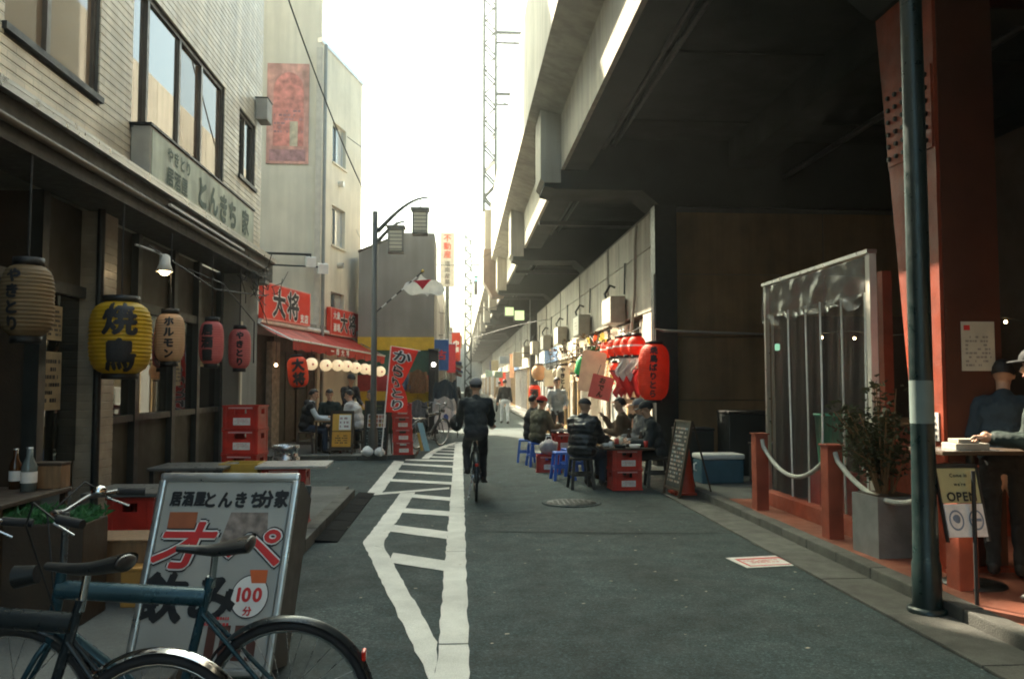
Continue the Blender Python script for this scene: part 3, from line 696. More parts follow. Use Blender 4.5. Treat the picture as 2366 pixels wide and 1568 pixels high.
# catenary masts
def lattice_mast(label, x, y, z0, z1, w, arms, base=None):
    t = thing('catenary_mast', label, 'mast', (x, y, 0))
    mm = MB(); h = w / 2
    for sx in (-h, h):
        for sy in (-h, h): mm.box(x + sx - .055, x + sx + .055, y + sy - .055, y + sy + .055, z0, z1)
    mm.build('leg_frame', steel_mast, t)
    mm = MB(); z = z0; k = 0
    while z + w * 1.1 <= z1:
        a, b = (-h, h) if k % 2 else (h, -h)
        for s in (-h, h):
            mm.tube([(x + a, y + s, z), (x + b, y + s, z + w * 1.1)], .05, 4)
            mm.tube([(x + s, y + a, z), (x + s, y + b, z + w * 1.1)], .05, 4)
        z += w * 1.1; k += 1
    mm.build('bracing', steel_mast, t)
    for za, l, d in arms:
        a = MB(); a.box(x + h + .04, x + l, y - .06, y + .06, za, za + .12); a.box(x + h + .04, x + l, y - .06, y + .06, za - .45, za - .38)
        n = int(l / .5)
        for q in range(n): a.tube([(x + h + q * (l - h) / n, y, za - .4), (x + h + (q + .5) * (l - h) / n, y, za), (x + h + (q + 1) * (l - h) / n, y, za - .4)], .025, 4)
        if d: a.tube([(x + h, y, za - 1.6), (x + l * .8, y, za - .4)], .04, 4)
        a.build('arm', steel_mast, t)
    if base:
        MB().box(x - .22, x + .22, y - .3, y + .3, base, z0).build('pedestal', concrete, t)
    return t
steel_mast = mat('steel_mast', (.10, .105, .095), .5, .4, var=.15)
lattice_mast('tall lattice railway mast rising beside the viaduct parapet', 1.30, 35, 9.2, 19.5, .52, [(17.2, 2.0, True), (14.4, 1.5, True)], 7.4)
MB_ = MB().prism([(1.02, 7.4), (1.02, 6.0), (1.4, 5.35), (1.92, 5.35), (1.92, 6.6), (1.55, 7.4)], 'y', 34.4, 35.6)
tag(MB_.build('mast_bracket', mat('bracket_brown', (.20, .14, .10), .8, streak=.2)), 'brown bracket on the viaduct side carrying the tall lattice mast', 'bracket')
lattice_mast('smaller lattice mast standing farther down the street', .68, 66, 0.06, 14.2, .5, [(11.3, 1.7, True)], None)
# traffic light on the farther mast
tl = thing('traffic_light', 'small green traffic light beside the farther lattice mast', 'traffic light', (1.25, 62, 9.2))
MB().bbox(-.16, .16, -.1, .1, -.75, .75, .04).build('housing', dark_frame, tl, False)
for i, z in enumerate((.45, 0, -.45)): MB().cyl((0, -.101, z), (0, -.16, z), .13).build('lamp', mat('lamp_go', (.1, .7, .4), .4, emit=(.1, .8, .35), estr=1.2) if i == 0 else black, tl, False)
MB().tube([(-.5, 0, .2), (-.16, 0, .2)], .03).build('arm', dark_steel, tl, False)

# ================================================================ SHOP ROW UNDER THE VIADUCT
S = thing('shop_row', 'grey panelled row of small shops built under the viaduct', 'building', (3.6, 15, 0))
BAY = 4.6; Y0S = 14.85
MB().box(3.66, 3.95, Y0S, 130, 2.95, 4.84).box(3.66, 12.8, Y0S, 130, 4.84, 4.93).build('upper_wall', mortar, S)
mb = MB(); mb.box(6.2, 6.4, Y0S + .1, 130, .06, 4.84)
for k in range(25): mb.box(3.72, 6.2, Y0S + BAY * k + .0, Y0S + BAY * k + .12, .06, 2.95)
mb.box(3.96, 6.2, Y0S + .12, 130, 2.95, 3.02)
mb.build('party_wall', mat('inner_plaster', (.42, .38, .31), .8, var=.15, streak=.2), S)
pa = MB().bbox(0, .05, 0, 1.515, 2.97, 4.17, .008).mesh('wall_panel', panel_grey); pb = MB().bbox(0, .05, 0, 1.515, 4.19, 4.84, .008).mesh('wall_panel', panel_grey)
for i in range(48):
    for p in (pa, pb):
        o = link('wall_panel', p, S); o.matrix_parent_inverse = WM(S).inverted(); o.location = (3.61 + random.uniform(-.003, .003), Y0S + .02 + i * BAY / 3, 0)
# near end wall, brown and dark
MB().box(4.02, 12.8, Y0S - .03, Y0S - .005, .09, 4.84).build('end_wall', mortar, S)
ew = MB().bbox(0, 2.9, -.03, 0, 0, 1.175, .006).mesh('cladding_panel', brown_wall)
for i in range(3):
    for j in range(4):
        o = link('cladding_panel', ew, S); o.matrix_parent_inverse = WM(S).inverted(); o.location = (4.03 + i * 2.92, Y0S - .031, .1 + j * 1.187)
MB().box(3.60, 4.01, Y0S - .35, Y0S - .004, .06, 4.9).build('corner_post', dark_steel, S)
# conduits
MB().tube([(3.57, 15.9, 4.8), (3.56, 16.0, 4.4), (3.56, 16.05, 3.4), (3.56, 16.3, 2.9), (3.56, 16.4, 2.5)], .03).build('conduit', mat('conduit', (.23, .21, .18), .6), S)
MB().tube([(3.56, 14.4, 3.6), (3.56, 14.42, 2.6), (3.7, 14.3, 2.55), (6.5, 14.78, 2.5)], .025).build('conduit', mat('conduit', (.23, .21, .18), .6), S)
for k in range(1, 9):
    y = Y0S + BAY * k - .4
    MB().tube([(3.57, y, 4.84), (3.57, y, 3.0)], .02).build('conduit', mat('conduit', (.23, .21, .18), .6), S)
MB().box(3.30, 3.62, 37.2, 37.7, .06, 5.6).build('pier_column', dark_steel, S)
# white wall by the corner and the open stall (bays 0 and 1)
MB().box(3.62, 3.72, Y0S + .002, Y0S + .75, .06, 2.948).build('white_wall', render_wall, S)
pal = [render_wall, mat('inner_plaster', (.42, .38, .31), .8), wood_pale, white_plastic, mat('door_grey', (.35, .36, .34), .6)]
yq = Y0S + .78; q = 0
while yq < Y0S + 9.0:
    wq = (.62, .9, .5, .75, 1.0)[q % 5]
    if q not in (1, 5, 9): MB().bbox(3.70, 3.76, yq, yq + wq - .02, .07, 2.9 if q % 2 else 2.3, .008).build('stall_panel', pal[q % 5], S)
    if q % 2 == 0: MB().bbox(3.69, 3.75, yq, yq + wq - .02, 2.33, 2.9, .008).build('transom_panel', pal[(q + 1) % 5], S)
    yq += wq; q += 1
for k in range(2, 25):
    y = Y0S + BAY * k; M = fm((3.64, y + BAY, 0), (0, -1, 0))
    fmx = [alu, white_plastic, wood_pale][k % 3]
    f = MB()
    for q in range(5): f.box(.15 + q * 1.04, .24 + q * 1.04, .08, 2.4, -.04, .05, M)
    f.box(.24, 4.3, 2.3, 2.398, -.039, .049, M); f.box(.24, 4.3, .08, .18, -.039, .049, M)
    f.build('shop_frame', fmx, S)
    for q in range(4): MB().box(.245 + q * 1.04, 1.185 + q * 1.04, .181, 2.299, -.01, 0.0, M).build('pane', glass_dark if q % 2 else glass_mat('glass_white', (.45, .45, .42), 1.5), S)
    MB().box(.05, 4.55, 2.42, 2.93, -.03, .12, M).build('sign_board', [white_plastic, mat('board_cream', (.55, .5, .4), .6), render_wall, mat('board_blue', (.1, .18, .32), .6)][k % 4], S)
# white box signs on the wall, one per bay
for k in range(6):
    y = 17.0 + k * 4.65
    t = thing('box_sign', 'white box sign number one on the wall, nearest the red lantern' if k == 0 else ['', 'second', 'third', 'fourth', 'fifth', 'sixth'][k] + ' white box sign along the grey wall counting from the red lantern', 'sign', (3.58, y, 2.9), 0, 'white box signs on the grey wall')
    t['label'] = 'white box sign on the grey wall nearest the big red lantern' if k == 0 else t['label']
    MB().bbox(-.34, -.02, 0, 1.05, .0, .58, .012).build('box', mat('sign_box_shade', (.30, .28, .23), .6, streak=.2), t, False)  # sides coloured greyer than the face to stand in for shade
    MB().box(-.348, -.341, .04, 1.01, .04, .54).build('face', mat('sign_face', (.75, .72, .64), .5, var=.06), t, False)
    m_ = MB(); strokes(m_, .5, .26, 3, fm((-.345, .52, .29), (0, -1, 0)), k, .004); m_.build('print', mat('print_grey', (.45, .4, .33), .6), t, False)
    MB().tube([(-.2, 1.1, .5), (-.25, 1.2, .75), (-.12, 1.22, .95), (0, 1.2, .9)], .03).build('gooseneck', dark_steel, t, False)
    MB().tube([(-.02, .1, .62), (0, .1, 1.3)], .02).build('cable', dark_steel, t, False)

# ================================================================ RIGHT FOREGROUND
pl = thing('street_pole', 'dark green steel pole at the kerb in the right foreground', 'pole', (3.24, 5.44, 0))
MB().lathe([(.095, .02), (.095, .35), (.085, .38), (.078, 1.2), (.068, 7.0)], 24).build('shaft', pole_green, pl, False)
MB().lathe([(.13, .02), (.13, .05), (.1, .06)], 24).build('base_flange', pole_green, pl, False)
MB().lathe([(.0785, 1.32), (.0785, 1.62)], 24).build('sticker_band', mat('sticker_grey', (.12, .16, .15), .6), pl, False)
# vermilion steel pier
vp = thing('steel_pier', 'vermilion tapered steel pier behind the green pole', 'pier', (4.1, 6.5, .1))
def pierx(z): return 6.56 + (z - .1) / 5.3 * .62
mb = MB(); n = 12
MB().add([(3.9, 6.25, .096), (4.40, 6.25, .096), (4.40, 6.25, 5.66), (3.9, 6.25, 5.66), (3.9, pierx(.1), .096), (4.40, pierx(.1), .096), (4.40, pierx(5.66), 5.66), (3.9, pierx(5.66), 5.66)],
    [(0, 1, 2, 3), (5, 4, 7, 6), (4, 0, 3, 7), (1, 5, 6, 2), (3, 2, 6, 7), (0, 4, 5, 1)]).build('leg', vermilion, vp)
MB().box(3.93, 4.40, 6.238, 6.249, .14, 5.6).build('shade_plate', mat('shade_brown', (.075, .02, .010), .5, var=.2, scale=3), vp)  # dark brown plate paints in the shade on the pier's camera side
MB().box(3.86, 4.46, 6.2, 6.62, .096, .13).build('base_plate', vermilion, vp)
MB().add([(3.895, 6.27, 3.55), (3.895, 6.95, 3.55), (3.895, 7.0, 4.25), (3.895, 6.27, 4.25), (3.885, 6.27, 3.55), (3.885, 6.95, 3.55), (3.885, 7.0, 4.25), (3.885, 6.27, 4.25)], [(4, 7, 6, 5), (0, 1, 5, 4), (3, 7, 6, 2), (0, 4, 7, 3), (1, 2, 6, 5)]).build('splice_plate', vermilion, vp)
bm_ = MB()
for i in range(6):
    for j in range(6): bm_.cyl((3.885, 6.34 + j * .115, 3.62 + i * .112), (3.862, 6.34 + j * .115, 3.62 + i * .112), .022, .02, 6)
o = bm_.build('bolts', dark_steel, vp); o['kind'] = 'stuff'
mb = MB(); mb.box(4.401, 13, 6.3, 6.8, 5.0, 5.64); mb.build('cross_beam', vermilion, vp)
MB().box(3.888, 3.897, 6.30, 6.42, 1.13, 1.36).build('small_notice', label_white, vp)
m_ = MB(); strokes(m_, .09, .2, 4, fm((3.888, 6.36, 1.245), (0, -1, 0)), 4); m_.build('print', ink, vp)
nt_ = thing('wall_notice', 'pale printed notice on the camera side of the vermilion pier', 'notice', (4.15, 6.25, 1.9))
MB().box(4.06, 4.34, 6.230, 6.237, 1.70, 2.10).build('sheet', mat('paper_notice', (.5, .46, .36), .7, var=.1), nt_)
m_ = MB(); strokes(m_, .22, .26, 8, fm((4.20, 6.230, 1.86), (1, 0, 0)), 2, .002, .6); m_.build('print', mat('print_grey2', (.25, .22, .2), .6), nt_)
MB().box(4.08, 4.13, 6.226, 6.2295, 2.03, 2.07).build('print', ink_red, nt_)
# red posts with a rope
ROPE = mat('rope', (.40, .40, .36), .8, var=.2, scale=30)
post_m = mat('post_red', (.34, .07, .035), .55, var=.25, scale=5, grime=.35, fine=.1, coords='object')
posts = [(3.60, 9.46), (3.64, 7.68), (3.70, 5.75)]
for i, (x, y) in enumerate(posts):
    t = thing('barrier_post', ['red square barrier post at the far end of the rope', 'middle red square barrier post beside the vinyl curtain', 'red square barrier post behind the open sign'][i], 'post', (x, y, .09), 0, 'red rope barrier posts')
    MB().bbox(-.075, .075, -.08, .08, 0, .90, .008).build('post', post_m, t, False)
    MB().bbox(-.09, .09, -.095, .095, .898, .915, .004).build('cap', post_m, t, False)
    MB().tube([(.0, .08, .84), (0, .11, .82), (0, .08, .80)], .008).build('ring', steel, t, False)
for i, (a, b) in enumerate(zip(posts, posts[1:])):
    pts = [Vector((a[0] + (b[0] - a[0]) * q / 16, a[1] + (b[1] - a[1]) * q / 16 , .93 - .34 * (1 - (2 * q / 16 - 1) ** 2))) for q in range(17)]
    pts[0].y -= .08; pts[-1].y += .08
    tag(MB().tube(pts, .024, 8).build('barrier_rope', ROPE), ['pale rope sagging between the two far red posts', 'pale rope sagging from the middle red post towards the pole'][i], 'rope', 'ropes between the red posts')
# vinyl curtain entrance
vc = thing('vinyl_curtain', 'clear vinyl strip curtain hanging in a frame at the restaurant entrance', 'curtain', (3.9, 8.8, .1))
if True:
    vm_ = bpy.data.materials.new('vinyl'); vm_.use_nodes = True; N = vm_.node_tree.nodes; L = vm_.node_tree.links
    N.remove(N['Principled BSDF'])
    tr = N.new('ShaderNodeBsdfTransparent'); tr.inputs[0].default_value = (.86, .88, .86, 1)
    gl = N.new('ShaderNodeBsdfGlossy'); gl.inputs['Roughness'].default_value = .15; df = N.new('ShaderNodeBsdfDiffuse'); df.inputs[0].default_value = (.55, .56, .54, 1)
    m1 = N.new('ShaderNodeMixShader'); m1.inputs[0].default_value = .05; L.new(tr.outputs[0], m1.inputs[1]); L.new(df.outputs[0], m1.inputs[2])
    m2 = N.new('ShaderNodeMixShader'); m2.inputs[0].default_value = .09
    L.new(m1.outputs[0], m2.inputs[1]); L.new(gl.outputs[0], m2.inputs[2]); L.new(m2.outputs[0], N['Material Output'].inputs['Surface'])
vm2_ = vm_.copy(); vm2_.name = 'vinyl_crumpled'
for n_ in vm2_.node_tree.nodes:
    if n_.type == 'MIX_SHADER': n_.inputs[0].default_value = .13
VYA, VYB = 7.42, 10.02
edges = [7.52, 8.05, 8.45, 8.85, 9.35, 9.92]
for i in range(5):
    a, b = edges[i], edges[i + 1] + .05
    def vf(u, v, a=a, b=b, i=i):
        amp = .035 * (1 - .5 * v)
        return Vector((3.93 + .012 * (i % 2) + amp * .7 * math.sin(u * 9 + i * 2) + .007 * math.sin(u * 23 + v * 3 + i), a + (b - a) * u + .02 * math.sin(v * 4 + i), .26 + 2.22 * v))
    MB().grid(vf, 28, 14).build('strip', vm_, vc)
    MB().tube([vf(0, q / 10) + Vector((-.004, 0, 0)) for q in range(11)], .011, 6).build('strip_edge', mat('vinyl_edge', (.78, .78, .74), .3, var=.1), vc)
def vv(u, v): return Vector((3.88 + .012 * math.sin(u * 23 + 3 * v) * (1 - v) + .014 * noise.noise(Vector((u * 14, v * 3, 2))), VYA + (VYB - VYA) * u, 2.46 + .36 * v - .05 * (1 - v) * (math.sin(u * 17) ** 2)))
MB().grid(vv, 70, 8).build('top_flap', vm2_, vc)
def vh(u, v): return vv(u, 0) + Vector((-.012 - .02 * math.sin(u * 41 + v * 3), 0, -.10 * v * (.4 + .6 * abs(math.sin(u * 13)))))
MB().grid(vh, 90, 4).build('flap_hem', vm2_, vc)
MB().box(3.90, 3.97, 7.36, 7.44, .12, 2.84).build('jamb', mat('jamb_white', (.62, .58, .5), .5, grime=.1), vc)
MB().box(3.91, 3.96, 10.0, 10.05, .12, 2.84).build('jamb', alu, vc)
MB().box(3.88, 3.98, 7.36, 10.05, 2.842, 2.88).build('head_rail', alu, vc)
MB().bbox(3.82, 3.98, 7.45, 10.0, .098, .26, .01).build('sill', post_m, vc)
# things dim inside the restaurant
ri = thing('restaurant_counter', 'dark red counter inside the restaurant behind the vinyl curtain', 'counter', (5.5, 9, .1))
MB().bbox(5.2, 5.9, 7.6, 10.2, .1, 1.1, .02).build('body', post_m, ri); MB().bbox(5.1, 6.0, 7.5, 10.3, 1.102, 1.15, .01).build('top', wood, ri)
rw = thing('restaurant_partition', 'dark brown partition wall at the back of the restaurant under the viaduct', 'partition', (7, 9, .1))
MB().box(7.0, 7.1, 3.5, 10.6, .1, 4.8).build('panel', mat('partition', (.035, .02, .013), .7, var=.3, scale=2), rw)
MB().box(4.2, 7.0, 10.45, 10.55, .1, 2.5).build('side_panel', mat('partition', (.035, .02, .013), .7), rw)
MB().box(4.32, 4.42, 7.9, 8.0, .1, 2.75).build('post', post_m, rw)
gb = thing('green_bin', 'green plastic bin standing behind the vinyl curtain', 'bin', (4.35, 9.15, .096))
MB().lathe([(.15, .5), (.19, 1.12), (.205, 1.12), (.205, 1.15), (.17, 1.15)], 18).build('bucket', mat('green_plastic', (.02, .30, .16), .4), gb, False)
MB().box(-.2, .2, -.2, .2, 0, .48).build('crate', red_plastic, gb, False)
sl = thing('string_light', 'string of small warm bulbs glowing inside the dark restaurant', 'string light', (5, 8.5, 2.3))
bulb_m = mat('bulb_warm', (1, .8, .5), .5, emit=(1, .66, .3), estr=9)
bp = [(4.6, 9.9, 2.18), (4.75, 9.35, 2.14), (4.9, 8.85, 2.11), (5.1, 8.35, 2.09), (5.4, 8.05, 2.2), (5.7, 8.0, 2.24), (5.9, 7.75, 2.14), (6.2, 7.6, 2.10)]
MB().tube([(a, b, c + .06 + .03 * math.sin(i * 2)) for i, (a, b, c) in enumerate(bp)], .008, 5).build('cable', black, sl)
for p in bp: MB().ell(p, (.016,) * 3, 10, 8).build('bulb', bulb_m, sl)
MB().bbox(4.06, 4.12, 10.05, 10.1, 2.02, 2.11, .02).build('exit_lamp', mat('lamp_green2', (.5, .9, .6), .5, emit=(.4, .9, .6), estr=.18), sl)

# ================================================================ LANTERNS
paper_beige = mat('paper_beige', (.66, .42, .24), .7, var=.12, transl=.3, coords='object')
paper_pink = mat('paper_pink', (.68, .17, .16), .7, var=.12, transl=.3, coords='object')
paper_yellow = mat('paper_yellow', (.58, .36, .012), .6, var=.12, transl=.25, coords='object')
paper_white = mat('paper_white', (.68, .62, .48), .7, var=.10, transl=.3, coords='object')
paper_red = mat('paper_red', (.86, .065, .014), .6, var=.10, transl=.3, coords='object')
paper_green = mat('paper_green', (.02, .42, .14), .5, var=.10, transl=.3, coords='object')
def lantern(label, loc, w, h, m, text, face=R(-60), ring=True, cord=.5, tsize=None, ribs=18, tm=ink, bold=.06, group=None, rx=0.0, ry=0.0, power=3.6, twist=0):
    t = thing('paper_lantern', label, 'lantern', loc, 0, group); t.rotation_euler = (rx, ry, 0)
    Rr = w / 2
    def rad(z): return Rr * max(.02, (1 - min(1, abs(2 * z / h)) ** power)) ** (1 / power)
    prof = []; n = ribs * 4
    for i in range(n + 1):
        z = -h / 2 + h * i / n; r = max(rad(z), Rr * .55)
        prof.append((r * (1 - .018 * (1 + math.cos(i * math.pi / 2 * 1.0)) ), z))
    MB().lathe(prof, 28).build('shade', m, t, False)
    if ring:
        MB().lathe([(Rr * .52, h / 2 - .005), (Rr * .58, h / 2 - .005), (Rr * .58, h / 2 + .05), (Rr * .5, h / 2 + .05), (.005, h / 2 + .03)], 20).build('top_ring', black, t, False)
        MB().lathe([(.005, -h / 2 - .03), (Rr * .5, -h / 2 - .045), (Rr * .58, -h / 2 - .045), (Rr * .58, -h / 2 + .005), (Rr * .52, -h / 2 + .005)], 20).build('bottom_ring', black, t, False)
    if cord: MB().tube([(0, 0, h / 2 + .04), (0, 0, h / 2 + .04 + cord)], .008, 6).build('cord', black, t, False)
    if text:
        ts = tsize or min(h * .86 / (len(text) * 1.06), w * .8)
        V2, F2 = layout(text, ts, vertical=True, bold=bold)
        bm = bmesh.new(); vs = [bm.verts.new((x, y, z)) for x, y, z in V2]
        for f in F2:
            try: bm.faces.new([vs[i] for i in f])
            except ValueError: pass
        bmesh.ops.triangulate(bm, faces=bm.faces[:])
        for _ in range(3):
            le = [e for e in bm.edges if e.calc_length() > .035]
            if not le: break
            bmesh.ops.subdivide_edges(bm, edges=le, cuts=1); bmesh.ops.triangulate(bm, faces=bm.faces[:])
        bm.verts.index_update(); mb = MB(); pts = []
        for v in bm.verts:
            r = max(rad(v.co.y), Rr * .55) + .004 + v.co.z; a = face + v.co.x / Rr
            pts.append((r * math.cos(a), r * math.sin(a), v.co.y))
        mb.add(pts, [[v.index for v in f.verts] for f in bm.faces]); bm.free(); mb.build('lettering', tm, t, False)
    return t
GL = 'paper lanterns under the eave of the tiled building'
fa = R(-52)
lantern('big off-white paper lantern, nearest of the row under the left eave', (-3.0, 5.75, 2.17), .34, .50, mat('paper_dimwhite', (.22, .15, .075), .7, var=.15, transl=.3, coords='object'), 'やきとり', R(-95), cord=.85, group=GL)
lantern('large yellow paper lantern hanging by the tiled column', (-3.0, 7.3, 2.0), .52, .64, paper_yellow, '焼鳥', R(-70), cord=.85, tsize=.29, group=GL, bold=.04)
lantern('beige paper lantern between the yellow one and the pink ones', (-3.0, 8.5, 2.07), .30, .50, paper_beige, 'ホルモン', R(-75), cord=.8, group=GL)
lantern('pink paper lantern next to the beige one', (-3.0, 9.9, 2.09), .29, .52, paper_pink, '居酒屋', R(-95), cord=.78, group=GL)
lantern('pink paper lantern at the far end of the tiled shop', (-3.0, 11.15, 2.07), .30, .54, paper_pink, 'やきとり', R(-75), cord=.78, group=GL)
lantern('red paper lantern hanging below the red awning corner', (-3.62, 18.25, 1.85), .46, .68, paper_red, '大将', R(-75), cord=.35, tsize=.29, bold=.06, ry=R(-6))
lantern('huge red paper lantern at the corner of the shop row', (3.46, 14.12, 1.80), .56, 1.0, paper_red, '焼鳥ばりとら', R(-105), cord=.5, ribs=26, tsize=.142, bold=.05, ry=R(2))
lantern('cream paper lantern hanging over the stall beyond the green one', (2.62, 20.2, 1.72), .36, .66, paper_white, 'やきとん', R(-100), cord=.6)
lantern('green paper lantern hanging over the stall', (2.75, 18.0, 1.98), .28, .42, paper_green, '', cord=.5, ry=R(14))
lantern('small red paper lantern farthest along the stall', (2.55, 27.2, 1.25), .42, .58, paper_red, '酒', R(-100), cord=1.2, tsize=.3)
lantern('pale ball lantern above the farthest red lantern', (2.6, 26.2, 1.95), .5, .5, paper_beige, '', cord=.5, power=2.2)
# the strung row of red and white striped lanterns over the stall
for i in range(6):
    y = 14.75 + i * .62; lb = ['nearest', 'second', 'third', 'fourth', 'fifth', 'farthest'][i]
    t = lantern(lb + ' of the red lanterns strung over the stall', (3.30 - .02 * i, y, 2.30 + .03 * i - .02 * i * i * .3), .34, .36, paper_red, '', cord=.18, group='red lanterns strung over the stall', power=2.6, ribs=12)
    MB().lathe([(.1705, -.018), (.1712, -.01), (.1712, .01), (.1705, .018)], 24).build('white_band', ink_white, t, False)
tag(MB().tube([(3.3, 14.4, 2.62), (3.28, 15.6, 2.54), (3.25, 17.0, 2.6), (3.2, 18.6, 2.5), (3.2, 19.5, 2.75)], .012, 6).build('lantern_wire', dark_steel), 'dark wire carrying the red lanterns over the stall', 'wire')
# glowing round lanterns under the red awning
glow = mat('paper_glow', (.8, .7, .5), .7, emit=(1.0, .74, .42), estr=.15)
GP = [(0.16, .10), (.30, .08), (.42, .02), (.52, .0), (.62, .02), (.73, .02), (.81, .02), (.93, .04)]
for i, (u, dz) in enumerate(GP):
    p = F0.lerp(F1, u); lb = ['first', 'second', 'third', 'fourth', 'fifth', 'sixth', 'seventh', 'eighth'][i]
    t = thing('round_lantern', lb + ' glowing round lantern under the awning counting from the red lantern', 'lantern', (p.x + .02, p.y, p.z - .42 - dz * .6), 0, 'glowing round lanterns under the red awning')
    MB().ell((0, 0, 0), (.15, .15, .145), 20, 14).build('globe', glow, t, False)
    MB().lathe([(.03, .14), (.05, .14), (.05, .16), (.01, .17)], 10).build('cap', black, t, False); MB().tube([(0, 0, .16), (0, 0, .34)], .006, 5).build('cord', black, t, False)
    MB().ell((.06, -.125, -.01), (.022, .03, .03), 8, 6).build('print', ink_red, t, False)

# ================================================================ CRATES, STOOLS, TABLES
def crate_proto(name, label, m, w=.45, d=.36, h=.30):
    t = thing(name, label, 'crate')
    mb = MB(); tk = .018
    mb.box(-w / 2 + tk, w / 2 - tk, -d / 2 + tk, d / 2 - tk, .012, .03)
    for sx in (-1, 1):
        for sy in (-1, 1): mb.bbox(min(sx * w / 2, sx * (w / 2 - .05)), max(sx * w / 2, sx * (w / 2 - .05)), min(sy * d / 2, sy * (d / 2 - .05)), max(sy * d / 2, sy * (d / 2 - .05)), .004, h - .004, .01)
    for sy in (-1, 1):
        y0, y1 = sorted((sy * (d / 2 - .004), sy * (d / 2 - tk)))
        mb.box(-w / 2 + .05, w / 2 - .05, y0, y1, .02, h * .62); mb.box(-w / 2 + .05, w / 2 - .05, y0, y1, h * .84, h - .01)
        mb.box(-w / 2 + .05, -w * .17, y0, y1, h * .62, h * .84); mb.box(w * .17, w / 2 - .05, y0, y1, h * .62, h * .84)
    for sx in (-1, 1):
        x0, x1 = sorted((sx * (w / 2 - .004), sx * (w / 2 - tk)))
        mb.box(x0, x1, -d / 2 + .05, d / 2 - .05, .02, h * .62); mb.box(x0, x1, -d / 2 + .05, d / 2 - .05, h * .84, h - .01)
        mb.box(x0, x1, -d / 2 + .05, -d * .16, h * .62, h * .84); mb.box(x0, x1, d * .16, d / 2 - .05, h * .62, h * .84)
    mb.build('shell', m, t, False)
    rim = MB()
    for z in (.0, h - .022):
        rim = MB()
        rim.box(-w / 2 - .008, w / 2 + .008, -d / 2 - .008, -d / 2 + .003, z, z + .02); rim.box(-w / 2 - .008, w / 2 + .008, d / 2 - .003, d / 2 + .008, z, z + .02)
        rim.box(-w / 2 - .008, -w / 2 + .003, -d / 2 + .003, d / 2 - .003, z, z + .02); rim.box(w / 2 - .003, w / 2 + .008, -d / 2 + .003, d / 2 - .003, z, z + .02)
        rim.build('rim', m, t, False)
    for sy in (-1, 1):
        M = fm((0, sy * (d / 2 - .003), h * .34), (-sy, 0, 0))
        MB().box(-w * .2, w * .28, -h * .16, h * .14, 0, .004, M).build('label_panel', label_white, t, False)
        mm = MB(); strokes(mm, w * .4, h * .2, 3, M @ Matrix.Translation((w * .04, 0, .004)), 8, .001); mm.build('print', label_pink, t, False)
    MB().box(-w * .34, w * .34, -.003, .0, h * .86, h * .97, Matrix.Translation((0, -d / 2, 0))).build('label_panel', label_pink, t, False)
    return t
GA = 'red crates stacked by the lantern shop'
cz = [('bottom crate', 0), ('second crate from the ground', 1), ('third crate from the ground', 2), ('top crate', 3)]
crate0 = None
for n_, k in cz:
    lb = 'red beer crate, ' + n_ + ' of the stack by the lantern shop wall'
    loc = (-2.71 + random.uniform(-.008, .008), 10.4, .11 + k * .305)
    if crate0 is None: crate0 = crate_proto('beer_crate', lb, red_plastic); setloc(crate0, loc, R(-8)); crate0['group'] = GA
    else: c = dup(crate0, lb, loc, R(-8 + random.uniform(-2, 2))); c['group'] = GA
for k in range(4):
    c = dup(crate0, 'red beer crate, ' + cz[k][0] + ' of the stack by the lamp post', (-1.20 - k * .012, 17.35, .09 + k * .27), R(4)); c.scale = (.92, .92, .90); c['group'] = 'red crates stacked by the lamp post'
for k in range(2):
    c = dup(crate0, 'red beer crate, ' + ('lower' if k == 0 else 'upper') + ' one holding up the stall table', (2.50, 12.1, .004 + k * .303), R(3)); c['group'] = 'crates under the stall table'
for k in range(2):
    c = dup(crate0, 'red beer crate, ' + ('lower' if k == 0 else 'upper') + ' of the pair beside the blue stools', (1.93, 15.1, .004 + k * .33), R(10)); c['group'] = 'crates at the far stall table'; c.scale = (.75, .75, 1.08)
c = dup(crate0, 'single red crate with a bag on it next to the red cap diner', (1.62, 14.55, .004), R(-5)); c['group'] = 'crates at the far stall table'
for k in range(2):
    c = dup(crate0, 'red beer crate, ' + ('lower' if k == 0 else 'upper') + ' one under the tables behind the signboard', (-1.84, 8.75, .11 + k * .303), R(2)); c['group'] = 'crates under the pavement tables'
for k in range(2):
    c = dup(crate0, 'red crate, ' + ('lower' if k == 0 else 'upper') + ' one under the nearest pavement table', (-2.55, 6.7, .11 + k * .303), R(88)); c['group'] = 'crates under the near pavement table'

def stool(label, loc, m, h=.45, rz=0, kind='stool', grp='blue plastic stools'):
    t = thing('stool', label, 'stool', loc, rz, grp)
    MB().bbox(-.15, .15, -.15, .15, h - .04, h, .02).build('seat', m, t, False)
    for sx in (-1, 1):
        for sy in (-1, 1): MB().add([(sx * .13 + a, sy * .13 + b, h - .04) for a, b in ((-.02, -.02), (.02, -.02), (.02, .02), (-.02, .02))] + [(sx * .17 + a, sy * .17 + b, 0) for a, b in ((-.022, -.022), (.022, -.022), (.022, .022), (-.022, .022))],
            [(0, 1, 2, 3), (7, 6, 5, 4), (0, 4, 5, 1), (1, 5, 6, 2), (2, 6, 7, 3), (3, 7, 4, 0)]).build('leg', m, t, False)
    rm = MB()
    for s in (-1, 1):
        rm.box(-.13, .13, s * .152 - .01, s * .152 + .01, h * .42, h * .5); rm.box(s * .152 - .01, s * .152 + .01, -.13, .13, h * .42, h * .5)
    rm.build('stretcher', m, t, False)
    return t
stool('blue plastic stool under the red cap diner', (1.50, 15.55, .004), blue_plastic, .46, R(8))
stool('blue plastic stool left of the red cap diner', (1.36, 16.35, .004), blue_plastic, .46, R(-4))
stool('blue plastic stool next to the puffer jacket diner', (1.72, 13.35, .004), blue_plastic, .46, R(5))
